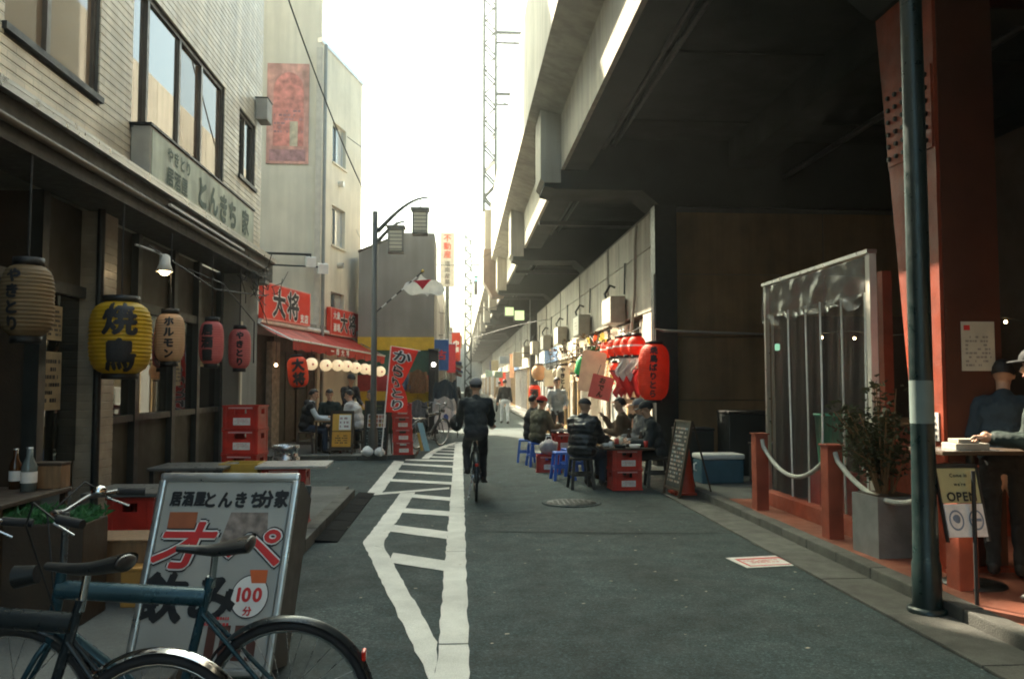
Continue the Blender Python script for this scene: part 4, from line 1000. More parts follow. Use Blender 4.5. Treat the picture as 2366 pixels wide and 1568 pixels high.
stool('blue plastic stool beyond the puffer jacket diner', (1.95, 13.95, .004), blue_plastic, .46, R(12))
stool('dark stool with a red seat under the puffer jacket diner', (1.85, 12.22, .004), dark_frame, .47, R(4), grp='dark stools at the stall')
stool('dark stool under the diner in the flat cap', (3.02, 12.15, .03), dark_frame, .45, R(-4), grp='dark stools at the stall')
stool('dark stool under the diner in the vest', (-3.35, 17.75, .09), wood_dark, .46, R(10), grp='dark stools on the terrace')
stool('dark stool under the diner in the grey sweatshirt', (-2.25, 18.0, .09), wood_dark, .46, R(-10), grp='dark stools on the terrace')
stool('dark stool at the back of the terrace table', (-2.95, 18.65, .09), wood_dark, .46, 0, grp='dark stools on the terrace')

def table(label, loc, w, d, h, mtop, mleg, rz=0, legs=True, tk=.03):
    t = thing('table', label, 'table', loc, rz)
    MB().bbox(-w / 2, w / 2, -d / 2, d / 2, h - tk, h, .006).build('top', mtop, t, False)
    if legs:
        for sx in (-1, 1):
            for sy in (-1, 1): MB().box(sx * (w / 2 - .04) - .02, sx * (w / 2 - .04) + .02, sy * (d / 2 - .04) - .02, sy * (d / 2 - .04) + .02, 0, h - tk).build('leg', mleg, t, False)
    return t
ttop = mat('table_grey', (.26, .26, .25), .35, var=.1, scale=5)
table('grey topped table on red crates at the kerb behind the signboard', (-1.74, 8.72, .72), .72, .62, .03, ttop, dark_steel, R(2), False)
table('dark table top farther left behind the signboard', (-2.75, 8.6, .11), .75, .6, .64, mat('table_dark', (.09, .09, .085), .35), dark_steel)
table('low table by the column at the lantern shop front', (-2.55, 6.7, .724), .7, .6, .03, mat('table_dark', (.09, .09, .085), .35), dark_steel, 0, False)
table('wooden serving table in the dark doorway at far left', (-3.05, 5.55, .11), .55, .9, .75, wood_dark, wood_dark)
table('stall table on red crates crowded with dishes', (2.52, 12.12, .612), .78, .62, .025, wood_dark, dark_steel, 0, False)
table('small terrace table between the two seated diners', (-2.82, 17.85, .09), .6, .6, .70, wood, wood_dark)
table('far stall table beside the red cap diner', (2.05, 15.45, .05), .6, .6, .66, ttop, dark_steel)
# yellow tray table behind the signboard
ct = thing('storage_tray', 'yellow plastic tray between the pavement tables', 'tray', (-2.3, 8.75, .66))
MB().box(-.2, .2, -.18, .18, 0, .015).box(-.2, .2, -.18, -.165, .015, .1).box(-.2, .2, .165, .18, .015, .1).box(-.2, -.185, -.165, .165, .015, .1).box(.185, .2, -.165, .165, .015, .1).build('tray', mat('yellow_plastic', (.45, .28, .04), .5), ct, False)
for sx in (-1, 1):
    for sy in (-1, 1): MB().box(sx * .17 - .015, sx * .17 + .015, sy * .15 - .015, sy * .15 + .015, -.55, -.001).build('leg', wood, ct, False)
# dishes on tables
def bottle(label, loc, m, h=.26, r=.034):
    t = thing('bottle', label, 'bottle', loc)
    MB().lathe([(.001, 0), (r, 0), (r, h * .58), (r * .45, h * .78), (r * .4, h * .97), (.001, h * .97)], 14).build('body', m, t, False)
    MB().lathe([(r * .44, h * .97), (r * .44, h), (.001, h)], 10).build('cap', alu, t, False); MB().lathe([(r * 1.02, h * .2), (r * 1.02, h * .45)], 14).build('label_band', label_white, t, False)
    return t
def cup(label, loc, m, r=.035, h=.09, cat='cup', name='cup'):
    return tag(setloc(MB().lathe([(.001, 0), (r * .8, 0), (r, h), (r * .9, h), (r * .72, .008), (.001, .008)], 14).build(name, m), loc), label, cat)
def bowl(label, loc, m, r=.08): return cup(label, loc, m, r, .05, 'bowl', 'bowl')
glassb = mat('bottle_brown', (.06, .025, .01), .1, var=.05)
bottle('brown bottle at the back of the crowded stall table', (2.62, 12.32, .637), glassb)
bottle('second brown bottle on the crowded stall table near the flat cap diner', (2.78, 12.2, .637), glassb, .24)
cup('white cup on the crowded stall table near the puffer jacket', (2.28, 12.0, .637), ink_white); cup('red cup at the centre of the crowded stall table', (2.42, 12.28, .637), red_plastic, .04, .11)
cup('red cup at the right end of the crowded stall table', (2.8, 11.95, .637), red_plastic, .035, .1); cup('clear pale cup left of the brown bottle on the stall table', (2.5, 12.33, .637), mat('cup_pale', (.6, .6, .5), .2), .035, .13)
bowl('black bowl at the front of the stall table', (2.4, 11.92, .637), black, .1); bowl('white dish at the front right of the stall table', (2.62, 11.9, .637), ink_white, .09); bowl('black bowl beside the white dish on the stall table', (2.58, 12.12, .637), black, .11)
bowl('small white dish at the left of the stall table', (2.24, 12.2, .637), ink_white, .06)
bottle('pale bottle on the serving table in the dark doorway', (-2.95, 5.75, .86), mat('bottle_pale', (.12, .14, .13), .2), .3, .05)
bottle('dark bottle behind the pale bottle in the doorway', (-3.12, 5.9, .86), glassb, .28, .04)
kt = thing('condiment_box', 'small wooden condiment box beside the pale bottle in the doorway', 'box', (-2.9, 5.95, .86))
MB().bbox(-.1, .1, -.07, .07, 0, .16, .006).build('box', wood, kt, False); MB().bbox(-.105, .105, -.075, .075, .161, .18, .004).build('lid', wood_dark, kt, False)
cup('white cup on the small terrace table', (-2.75, 17.78, .79), ink_white); bowl('white dish on the small terrace table', (-2.92, 17.75, .79), ink_white)
# orange cloth over a chair back at the far left
och = thing('draped_chair', 'chair with an orange jacket draped over its back in the dark doorway', 'chair', (-3.1, 4.9, .11), R(70))
for sx in (-1, 1):
    for sy in (-1, 1): MB().box(sx * .2 - .018, sx * .2 + .018, sy * .2 - .018, sy * .2 + .018, 0, .44 if sy < 0 else .95).build('leg', wood_dark, och, False)
MB().bbox(-.22, .22, -.22, .22, .44, .48, .01).build('seat', wood_dark, och, False)
def cl(u, v):
    a = (u - .5) * 2; return Vector((a * .30 * (1 - .25 * max(0, v - .7) / .3), .24 + .05 * math.cos(a * 1.5) + .012 * math.sin(u * 22) * (1 - v), .62 + .60 * v - .10 * a * a * v))
MB().grid(cl, 24, 12).grid(lambda u, v: cl(u, v) + Vector((0, -.09, -.01 * u)), 24, 12).build('jacket', mat('orange_cloth', (.50, .12, .02), .85, var=.2, bump=.2), och, False)
# metal keg / pot behind the crates
kg = thing('beer_keg', 'banded stainless steel keg standing behind the red crate stack', 'keg', (-2.62, 12.4, .004))
MB().lathe([(.001, 0), (.2, 0), (.2, .1), (.17, .13), (.17, .2), (.205, .22), (.205, .27), (.18, .29), (.18, .4), (.205, .42), (.205, .47), (.18, .49), (.17, .58), (.2, .6), (.2, .66), (.18, .66), (.17, .6), (.001, .6)], 24).build('body', steel, kg, False)
MB().lathe([(.04, .6), (.04, .64), (.001, .64)], 12).build('valve', dark_steel, kg, False)

# ================================================================ SIGNBOARDS
sb = thing('signboard', 'large white framed A-board with red and black Japanese writing behind the bicycles', 'signboard', (-1.35, 4.5, 0))
MSB = fm((-1.40, 4.46, 0.02), (1, -.10, 0), (.10, .22, 1.02))
def sbx(name, x0, x1, y0, y1, z0, z1, m): return MB().bbox(x0, x1, y0, y1, z0, z1, .006, MSB).build(name, m, sb)
board_white = mat('board_white', (.38, .38, .35), .45, var=.08, scale=4, grime=.1)
sbx('panel', -.36, .36, .06, 1.05, -.02, 0, board_white)
fr_ = MB()
fr_.bbox(-.40, -.36, .0, 1.06, -.025, .02, .012, MSB).bbox(.36, .40, .0, 1.06, -.025, .02, .012, MSB).bbox(-.40, .40, 1.05, 1.10, -.025, .02, .018, MSB).bbox(-.36, .36, .02, .06, -.025, .02, .01, MSB)
fr_.build('frame', alu, sb)
MB().bbox(-.39, .39, .0, 1.06, -.30, -.275, .01, MSB @ Matrix.Rotation(R(0), 4, 'X')).build('rear_leaf', dark_frame, sb)
MB().prism([(-.02, .05), (-.3, .05), (-.3, .98), (-.1, 1.06), (-.02, 1.06)], 'x', .385, .395, MSB @ Matrix(((1, 0, 0, 0), (0, 0, 1, 0), (0, 1, 0, 0), (0, 0, 0, 1)))).build('side_board', mat('board_grey', (.10, .10, .095), .7), sb)
MB().box(-.40, .42, -.02, .0, -.34, .04, MSB).build('base', dark_frame, sb)
def sbt(t, h, m, x, y, lift=.004, **k): return lettering(t, h, m, MSB @ Matrix.Translation((x, y, lift)), sb, lift=0, **k)
sbt('居酒屋', .085, ink, -.22, .955, bold=.05, wscale=.75); sbt('とんきち', .095, ink, .04, .95, bold=.05, wscale=.85); sbt('分家', .10, ink, .27, .955, bold=.05, wscale=.8)
m_ = MB().add([(-.31, .72, .003), (-.15, .72, .003), (-.15, .88, .003), (-.31, .88, .003)], [(0, 1, 2, 3)], MSB); m_.build('print', mat('print_brown', (.35, .10, .04), .6), sb)
MB().add([(.0, .70, .0028), (.27, .70, .0028), (.25, .88, .0028), (.04, .88, .0028)], [(0, 1, 2, 3)], MSB).build('print', mat('print_photo', (.25, .20, .17), .6, var=.5, scale=20), sb)
for m2, bo, lf in ((ink, .08, .0045), (ink_white, .05, .0085), (ink_red, .02, .0125)):
    sbt('オ', .30, m2, -.19, .70, lf, bold=bo, wscale=1.25, slant=.3); sbt('ペ', .27, m2, .20, .69, lf, bold=bo, wscale=1.3)
sbt('飲み', .27, ink, -.12, .42, .0045, bold=.045, wscale=1.0, slant=.1)
circ = [(.22 + .105 * math.cos(a), .43 + .115 * math.sin(a)) for a in [2 * math.pi * i / 28 for i in range(28)]]
MB().add([(x, y, .005) for x, y in circ], [tuple(range(28))], MSB).build('print', ink, sb)
MB().add([(.22 + (x - .22) * .95, .43 + (y - .43) * .95, .0056) for x, y in circ], [tuple(range(28))], MSB).build('print', ink_white, sb)
MB().add([(.22, .50, .0060), (.30, .50, .0060), (.30, .57, .0060), (.20, .57, .0060)], [(0, 1, 2, 3)], MSB).build('print', mat('print_orange', (.6, .12, .03), .6), sb)
sbt('100', .10, ink_red, .22, .44, .0066, bold=.04); sbt('分', .05, ink_red, .22, .355, .0066, bold=.04)
m_ = MB(); strokes(m_, .16, .06, 2, MSB @ Matrix.Translation((.05, .30, .002)), 12, .004, .95); m_.build('print', ink_red, sb)
m_ = MB()
for i in range(4): m_.add([(.02 + i * .075, .10, .004), (.07 + i * .075, .10, .004), (.07 + i * .075, .28, .004), (.02 + i * .075, .28, .004)], [(0, 1, 2, 3)], MSB)
m_.build('print', mat('print_maroon', (.09, .03, .02), .6), sb)

def easel(label, p, rz, w, h, lean, board, parts_fn, name='signboard'):
    t = thing(name, label, 'signboard', p, rz)
    M = Matrix.Rotation(-lean, 4, 'X') @ fm((0, 0, 0), (1, 0, 0))
    MB().box(-w / 2, w / 2, .12, h, -.02, 0, M).build('panel', board, t, False)
    f = MB(); f.box(-w / 2 - .03, -w / 2, 0, h + .03, -.025, .012, M).box(w / 2, w / 2 + .03, 0, h + .03, -.025, .012, M).box(-w / 2, w / 2, h, h + .03, -.025, .012, M).box(-w / 2, w / 2, .09, .12, -.025, .012, M)
    f.build('frame', wood_dark, t, False)
    l = MB(); d = h * math.sin(lean) * 2.0
    for s in (-1, 1): l.tube([(s * (w / 2 + .01), h * math.sin(lean) * 1.0 + .03, h * .98), (s * (w / 2 + .01), d + .1, .005)], .014, 6)
    l.build('rear_leg', wood_dark, t, False)
    parts_fn(t, M); return t
chalk = mat('chalkboard', (.022, .028, .026), .75, var=.3, scale=5)
def f1(t, M):
    MB().box(-.20, .20, .50, .86, .001, .006, M).build('poster', mat('poster_yellow', (.62, .36, .06), .6, var=.1), t, False)
    MB().box(-.06, .19, .52, .84, .007, .009, M).build('poster', ink_white, t, False); m = MB(); strokes(m, .2, .26, 3, M @ Matrix.Translation((.06, .68, .006)), 4, .004, .5); m.build('print', mat('print_mix', (.3, .12, .12), .6, var=.5, scale=30), t, False)
    MB().box(-.20, .20, .16, .48, .001, .006, M).build('poster', mat('poster_orange', (.62, .30, .03), .6, var=.1), t, False); m = MB(); strokes(m, .26, .2, 4, M @ Matrix.Translation((0, .32, .006)), 6, .003); m.build('print', ink, t, False)
easel('menu board with yellow posters on the restaurant terrace', (-2.52, 17.35, .09), R(-4), .44, .90, R(9), wood_dark, f1)
def f2(t, M):
    MB().box(-.19, .21, .58, .86, .001, .006, M).build('poster', ink_white, t, False)
    k = 0
    for i in range(5):
        for j in range(3):
            MB().box(-.175 + i * .076, -.112 + i * .076, .595 + j * .088, .67 + j * .088, .007, .009, M).build('food_photo', mat('food%d' % (k % 4), [(.35, .12, .05), (.4, .25, .08), (.2, .1, .08), (.45, .2, .15)][k % 4], .6, var=.4, scale=40), t, False); k += 1
    m = MB(); strokes(m, .4, .38, 7, M @ Matrix.Translation((0, .35, .001)), 9, .004, .6); m.build('chalk_writing', mat('chalk_ink', (.16, .2, .19), .8), t, False)
    m = MB(); strokes(m, .3, .14, 2, M @ Matrix.Translation((0, 1.0, .001)), 2, .004, .7); m.build('chalk_writing', mat('chalk_yellow', (.10, .12, .05), .8), t, False)
easel('tall chalkboard with a sheet of food photos at the lamp post', (-1.78, 17.12, .09), R(-12), .48, 1.12, R(8), chalk, f2)
def f3(t, M):
    for s, c in ((1, (.20, .27, .30)), (2, (.30, .20, .16)), (3, (.34, .32, .28))):
        m = MB(); strokes(m, .42, .80, 14, M @ Matrix.Translation((0, .58, .001 * s)), 20 + s, .004, .42); m.build('chalk_writing', mat('chalk_mix%d' % s, c, .8), t, False)
easel('chalkboard covered in writing seen edge-on by the flat cap diner', (2.96, 11.15, .03), R(-83), .52, 1.04, R(11), chalk, f3)
# traffic cone behind that chalkboard
cn = thing('traffic_cone', 'red traffic cone behind the edge-on chalkboard', 'traffic cone', (3.22, 11.35, .03))
cone_m = mat('cone_red', (.50, .05, .02), .5, var=.15, grime=.2, coords='object')
MB().bbox(-.2, .2, -.2, .2, 0, .03, .01).build('base', cone_m, cn, False); MB().lathe([(.155, .03), (.14, .06), (.028, .92), (.02, .93), (.001, .93)], 20).build('cone', cone_m, cn, False)
# cooler box
cb = thing('cooler_box', 'blue and white cooler box on the floor right of the chalkboard', 'cooler', (3.95, 12.1, .092), R(3))
MB().bbox(-.33, .33, -.2, .2, 0, .36, .03).build('body', mat('cooler_blue', (.05, .12, .16), .5, coords='object'), cb, False); MB().bbox(-.345, .345, -.215, .215, .362, .44, .03).build('lid', white_plastic, cb, False); MB().tube([(-.34, 0, .3), (-.38, 0, .28), (-.38, 0, .2), (-.34, 0, .18)], .015).build('handle', white_plastic, cb, False)
# stacked storage under the viaduct
for i, (x, y, w, d, h, lb) in enumerate(((4.0, 13.6, .6, .5, .7, 'black storage box near the brown end wall'), (4.75, 13.2, .7, .6, 1.0, 'tall dark box against the brown end wall'), (4.7, 12.0, .45, .45, .55, 'dark box right of the cooler'))):
    t = thing('storage_box', lb, 'box', (x, y, .092)); MB().bbox(-w / 2, w / 2, -d / 2, d / 2, 0, h, .02).build('body', dark_frame, t, False); MB().bbox(-w / 2 - .01, w / 2 + .01, -d / 2 - .01, d / 2 + .01, h + .001, h + .05, .015).build('lid', black, t, False)

# ================================================================ STALL HANGINGS
def hang_board(label, loc, w, h, m, text, rz, roll, tm=ink, round_=False, name='hanging_sign', cat='sign', ts=None):
    t = thing(name, label, cat, loc, rz); M = Matrix.Rotation(roll, 4, 'Y') @ fm((0, 0, 0), (1, 0, 0))
    b = .14 * w if round_ else .012
    pts = []
    for cx, cy, a0 in ((w / 2 - b, h / 2 - b, 0), (-w / 2 + b, h / 2 - b, 90), (-w / 2 + b, -h / 2 + b, 180), (w / 2 - b, -h / 2 + b, 270)):
        pts += [(cx + b * math.cos(R(a0 + q * 22.5)), cy + b * math.sin(R(a0 + q * 22.5))) for q in range(5)]
    MB().prism(pts, 'z', -.02, 0, M).build('board', m, t, False)
    if text: lettering(text, ts or h * .8 / len(text), tm, M, t, .003, False, vertical=True, bold=.06)
    MB().tube([M @ Vector((-w * .3, h / 2, -.01)), M @ Vector((-w * .25, h / 2 + .2, -.01))], .006, 5).tube([M @ Vector((w * .3, h / 2, -.01)), M @ Vector((w * .25, h / 2 + .2, -.01))], .006, 5).build('cord', black, t, False)
    return t
hang_board('pink square sign hanging tilted over the stall', (2.72, 15.3, 1.52), .42, .46, mat('sign_pink', (.74, .16, .12), .6, var=.08), 'おでん', R(-12), R(14), mat('ink_brown', (.10, .05, .02), .6))
hang_board('big cream rounded board hanging behind the pink sign', (2.83, 17.0, 1.85), .52, .88, mat('board_cream2', (.66, .58, .40), .6, var=.1), '', R(-8), R(9), round_=True, name='hanging_board', cat='board')
hang_board('small white sheet hanging by the last stall lantern', (2.62, 23.3, 1.75), .3, .5, paper_white, '', R(-8), 0)
# red and white cloths
def cloth(label, loc, w, h, m, rz, seed, name='hanging_cloth', cat='cloth'):
    t = thing(name, label, cat, loc, rz)
    def cf(u, v):
        k = 1 - .35 * v
        return Vector(((u - .5) * w * k + .06 * math.sin(v * 5 + seed), .05 * math.sin(u * 14 + seed + v * 3) + .02 * math.sin(u * 31), -h * v * (1 - .25 * math.sin(u * 7 + seed) ** 2)))
    MB().grid(cf, 22, 14).build('cloth', m, t, False); MB().tube([(-w / 2 - .05, 0, .01), (w / 2 + .05, 0, .01)], .012, 6).build('rod', wood_dark, t, False); return t
cloth('white cloth hanging left of the huge red lantern', (3.0, 14.22, 2.05), .42, .42, mat('cloth_white', (.66, .60, .56), .85, transl=.2), R(-15), 1)
cloth('dark red cloth hanging left of the huge red lantern', (3.16, 14.3, 1.85), .5, .52, mat('cloth_red', (.34, .02, .02), .85, var=.2, transl=.2), R(-25), 3)
cloth('maroon cloth hanging at the stall edge beside the white cloth', (2.98, 14.7, 1.82), .34, .5, mat('cloth_maroon', (.25, .03, .03), .85, transl=.2), R(10), 5)
cloth('pale vinyl sheet hanging behind the stall diners', (2.95, 17.6, 2.0), 1.2, 1.6, mat('sheet_pale', (.55, .53, .46), .5, var=.15, transl=.5), R(-70), 2)
cloth('small green plant-like cloth bundle over the stall', (3.05, 17.8, 2.42), .5, .22, mat('cloth_green', (.05, .12, .04), .9), R(-50), 7)
# clutter of branches and decorations along the stall eave
gar = thing('garland', 'tangled dry garland along the stall eave', 'garland', (3.2, 17, 2.4))
g_ = MB(); rnd = random.Random(4)
for i in range(130):
    y = 15.0 + rnd.random() * 12.0; x = 3.15 + rnd.uniform(-.25, .2); z = 2.48 + rnd.uniform(-.16, .16)
    a = Vector((rnd.uniform(-1, 1), rnd.uniform(-1, 1), rnd.uniform(-.5, .8))) * .16
    g_.tube([(x, y, z), tuple(Vector((x, y, z)) + a * .6 + Vector((0, 0, .03))), tuple(Vector((x, y, z)) + a * 1.3)], .007, 4)
    g_.add([tuple(Vector((x, y, z)) + a), tuple(Vector((x, y, z)) + a * 1.4 + Vector((.04, .03, .02))), tuple(Vector((x, y, z)) + a * 1.7), tuple(Vector((x, y, z)) + a * 1.3 - Vector((.04, .02, .03)))], [(0, 1, 2, 3)])
o = g_.build('twigs', mat('twig', (.12, .075, .035), .9), gar); o['kind'] = 'stuff'
# strings of paper menu slips and small decorations along the stall
for k, (y0, y1, x, z, n, lb) in enumerate(((14.9, 18.8, 3.42, 2.10, 13, 'string of paper menu slips along the near half of the stall'), (19.2, 24.0, 3.38, 2.15, 14, 'string of paper menu slips along the far half of the stall'), (15.2, 20.5, 3.05, 2.72, 12, 'string of small coloured flags above the stall lanterns'))):
    t = thing('menu_slip_string', lb, 'paper slips', (x, y0, z)); rr_ = random.Random(40 + k)
    MB().tube([(0, (y1 - y0) * q / 10, -.06 * math.sin(q / 10 * math.pi)) for q in range(11)], .005, 4).build('string', black, t, False)
    for q in range(n):
        yy = (y1 - y0) * (q + .5) / n; w = rr_.uniform(.07, .13); h = rr_.uniform(.26, .5) if k < 2 else rr_.uniform(.14, .22); tw_ = rr_.uniform(-.6, .9)
        M = Matrix.Translation((rr_.uniform(-.05, .05), yy, -.05)) @ Matrix.Rotation(tw_, 4, 'Z')
        m = [paper_white, paper_white, mat('slip_yellow', (.66, .48, .10), .8, transl=.3), paper_red, mat('slip_pink', (.66, .30, .28), .8, transl=.3), paper_white][rr_.randrange(6)]
        MB().grid(lambda u, v: Vector(((u - .5) * w, .02 * math.sin(v * 4 + q), -h * v)), 3, 5, M).build('slip', m, t, False)
        if k < 2: mm = MB(); strokes(mm, h * .8, w * .7, 2, M @ Matrix.Translation((0, -.026, -h / 2)) @ Matrix.Rotation(R(90), 4, 'Y') @ Matrix.Rotation(R(90), 4, 'X'), q, .002, .8); mm.build('print', ink, t, False)
for i, (x, y, z, w, h, m, lb) in enumerate(((3.30, 15.15, 1.45, .16, .24, paper_white, 'small white lantern low beside the dark red cloth'), (3.2, 16.4, 1.9, .2, .24, paper_red, 'small red lantern behind the cream hanging board'), (3.1, 19.2, 1.95, .24, .3, paper_red, 'little red lantern hanging beyond the green one'), (2.95, 22.3, 1.9, .3, .36, paper_white, 'little white lantern hanging before the far stall lanterns'), (2.8, 24.6, 1.7, .34, .44, paper_red, 'round red lantern in the far half of the stall'), (3.3, 21.3, 2.2, .28, .34, paper_beige, 'tan lantern under the eave in the far half of the stall'))):
    lantern(lb, (x, y, z), w, h, m, '', cord=.5, ribs=10, power=2.4)
for i in range(7):
    lb = ['nearest', 'second', 'third', 'fourth', 'fifth', 'sixth', 'farthest'][i] + ' of the small red lanterns strung low along the far half of the stall'
    lantern(lb, (3.12 - .05 * i, 18.7 + i * .75, 2.02 - .02 * i + .05 * (i % 2)), .24, .27, paper_red if i % 3 else paper_white, '', cord=.4, ribs=10, power=2.4, group='small red lanterns along the far half of the stall')
PS = [('yellow', (.62, .44, .08)), ('white', (.68, .66, .6)), ('red', (.55, .05, .03)), ('pale green', (.35, .5, .3)), ('orange', (.62, .26, .05)), ('cream', (.6, .52, .36)), ('blue', (.08, .16, .35)), ('pink', (.62, .28, .26))]
for i, (cn_, cc_) in enumerate(PS):
    y = 15.75 + i * .98; z = 1.75 + .22 * math.sin(i * 2.1); w = .34 + .1 * (i % 3); h = .44 + .12 * (i % 2)
    t = thing('stall_poster', cn_ + ' printed poster on the sunny stall front', 'poster', (3.64, y, z), 0, 'posters on the stall front')
    MB().box(-.012, 0, -w / 2, w / 2, -h / 2, h / 2).build('sheet', mat('sposter_' + cn_.replace(' ', '_'), cc_, .7, var=.15, scale=10), t, False)
    mm = MB(); strokes(mm, w * .8, h * .75, 4, fm((-.012, 0, 0), (0, -1, 0)), 60 + i, .003, .7); mm.build('print', ink if i % 3 else ink_red, t, False)
bx_ = [('cardboard_box', (2.95, 16.6, .06), .42, .36, .34, wood_pale, 'cardboard box on the pavement behind the diners'), ('cardboard_box', (2.98, 19.9, .06), .45, .4, .5, wood_pale, 'tall cardboard box by the stall worker'), ('foam_box', (3.1, 17.6, .06), .5, .36, .3, white_plastic, 'white foam box by the stall front'), ('wooden_crate', (2.75, 24.8, .06), .45, .4, .6, wood_pale, 'pale wooden crate standing at the far end of the stall')]
for n_, p_, w, d, h, m, lb in bx_:
    t = thing(n_, lb, 'box', p_, R(7)); MB().bbox(-w / 2, w / 2, -d / 2, d / 2, 0, h, .008).build('body', m, t, False); MB().bbox(-w / 2 - .006, w / 2 + .006, -d / 2 - .006, d / 2 + .006, h + .001, h + .025, .006).build('lid', m, t, False)
# counter, shelves and pots inside the stall
sc_ = thing('stall_counter', 'wooden stall counter with pots behind the seated diners', 'counter', (3.95, 18, .06))
MB().bbox(3.85, 4.25, 15.8, 19.2, .06, .95, .02).build('body', wood_pale, sc_); MB().bbox(3.78, 4.32, 15.7, 19.3, .952, .99, .01).build('top', wood, sc_)
MB().bbox(5.6, 6.15, 15.2, 23.5, 1.3, 1.34, .005).bbox(5.6, 6.15, 15.2, 23.5, 1.8, 1.84, .005).build('shelf', wood, sc_)
for i, (y, r, h, m) in enumerate(((16.2, .17, .34, steel), (16.8, .15, .28, steel), (17.5, .19, .22, dark_steel), (18.3, .16, .36, steel))):
    t = thing('cooking_pot', ['first steel pot at the near end of the stall counter', 'second steel pot on the stall counter', 'wide dark pot on the stall counter', 'tall steel pot at the far end of the stall counter'][i], 'pot', (4.03, y, .99), 0, 'pots on the stall counter')
    MB().lathe([(.001, 0), (r, 0), (r, h), (r + .012, h + .01), (r * .95, h)], 20).build('body', m, t, False); MB().lathe([(r, h + .012), (r * .6, h + .04), (.02, h + .05), (.02, h + .08), (.001, h + .08)], 20).build('lid', m, t, False)
cup('white jug on the stall counter by the corner wall', (3.98, 15.95, .99), white_plastic, .07, .24, 'jug', 'jug')
# bag on crate
bg_ = thing('shopping_bag', 'crumpled pale bag sitting on the single red crate', 'bag', (1.62, 14.55, .31))
b_ = MB(); b_.ell((0, 0, .13), (.17, .13, .14), 20, 14); b_.v = [tuple(Vector(v) * (1 + .18 * noise.noise(Vector(v) * 14))) for v in b_.v]; b_.build('bag', mat('bag_pale', (.42, .38, .38), .8, var=.3, scale=12), bg_, False); MB().tube([(-.06, 0, .25), (-.04, 0, .33), (.04, 0, .33), (.06, 0, .25)], .01, 6).build('handle', ink_white, bg_, False)

# ================================================================ LAMP POST, FLAGS, BANNERS
lp = thing('street_lamp', 'slim dark lamp post with curved arms carrying two box lanterns', 'street lamp', (-1.80, 17.0, .09))
lamp_m = mat('lamp_bronze', (.075, .075, .07), .5, .4, var=.15)
MB().lathe([(.10, 0), (.10, .5), (.065, .6), (.058, 5.15), (.001, 5.16)], 16).build('post', lamp_m, lp, False)
def arc(x1, z0, z1): return [(.05 + (x1 - .05) * q / 10, 0, z0 + (z1 - z0) * math.sin(q / 10 * math.pi / 2)) for q in range(11)]
MB().tube(arc(1.12, 4.72, 5.47), [.05 - .003 * q for q in range(11)], 8).build('arm', lamp_m, lp, False)
MB().tube(arc(.62, 4.50, 4.94), [.045 - .0025 * q for q in range(11)], 8).build('arm', lamp_m, lp, False)
for x, z in ((.95, 5.14), (.44, 4.75)):
    h = MB(); h.box(x - .17, x + .17, -.17, .17, z, z + .05); h.box(x - .20, x + .20, -.2, .2, z + .05, z + .08)
    for sx in (-1, 1):
        for sy in (-1, 1): h.box(x + sx * .15 - .012, x + sx * .15 + .012, sy * .15 - .012, sy * .15 + .012, z - .46, z)
    h.box(x - .165, x + .165, -.165, .165, z - .48, z - .455)
    hb = h.build('lantern_frame', mat('lamp_frame', (.22, .21, .19), .5), lp, False); MB().tube([(x, 0, z + .08), (x, 0, z + .31)], .014, 6).build('hanger', lamp_m, hb, False)
    MB().box(x - .13, x + .13, -.13, .13, z - .44, z - .02).build('lantern_panel', mat('lamp_panel', (.80, .77, .66), .6, var=.06, transl=.4), hb, False)
    s_ = MB()
    for q in range(5): s_.box(x - .14, x + .14, -.142, -.132, z - .42 + q * .08, z - .405 + q * .08)
    s_.build('slats', mat('lamp_frame', (.22, .21, .19), .5), hb, False)
fp = thing('small_flag', 'white flag with red mark on a striped pole leaning from the lamp post', 'flag', (-1.75, 16.95, 3.1))
M0 = Vector((0, 0, 0)); M1 = Vector((.95, -.15, .82))
for q in range(9):
    MB().tube([M0.lerp(M1, q / 9), M0.lerp(M1, (q + 1) / 9)], .014, 6).build('pole_section', ink_white if q % 2 else ink, fp, False)
MB().ell(M1 + Vector((.02, 0, .03)), (.035,) * 3, 10, 8).build('finial', mat('brass', (.5, .35, .08), .3, .8), fp, False)
def fl(u, v):
    p = M1.lerp(M0, .03 + v * .40); return p + Vector((u * .52 + .02 * math.sin(v * 7), .03 * math.sin(u * 8 + v * 4), -u * .18 - .16 * u * u * (1 - v) - .06 * math.sin(u * 6 + v * 6)))
MB().grid(fl, 18, 12).build('cloth', mat('flag_white', (.74, .72, .68), .8, transl=.3), fp, False)
MB().grid(lambda u, v: fl(.12 + .42 * u, .18 + .40 * v) + Vector((0, -.006, .002)), 8, 8).build('emblem', mat('flag_red', (.62, .02, .05), .8, transl=.3), fp, False)
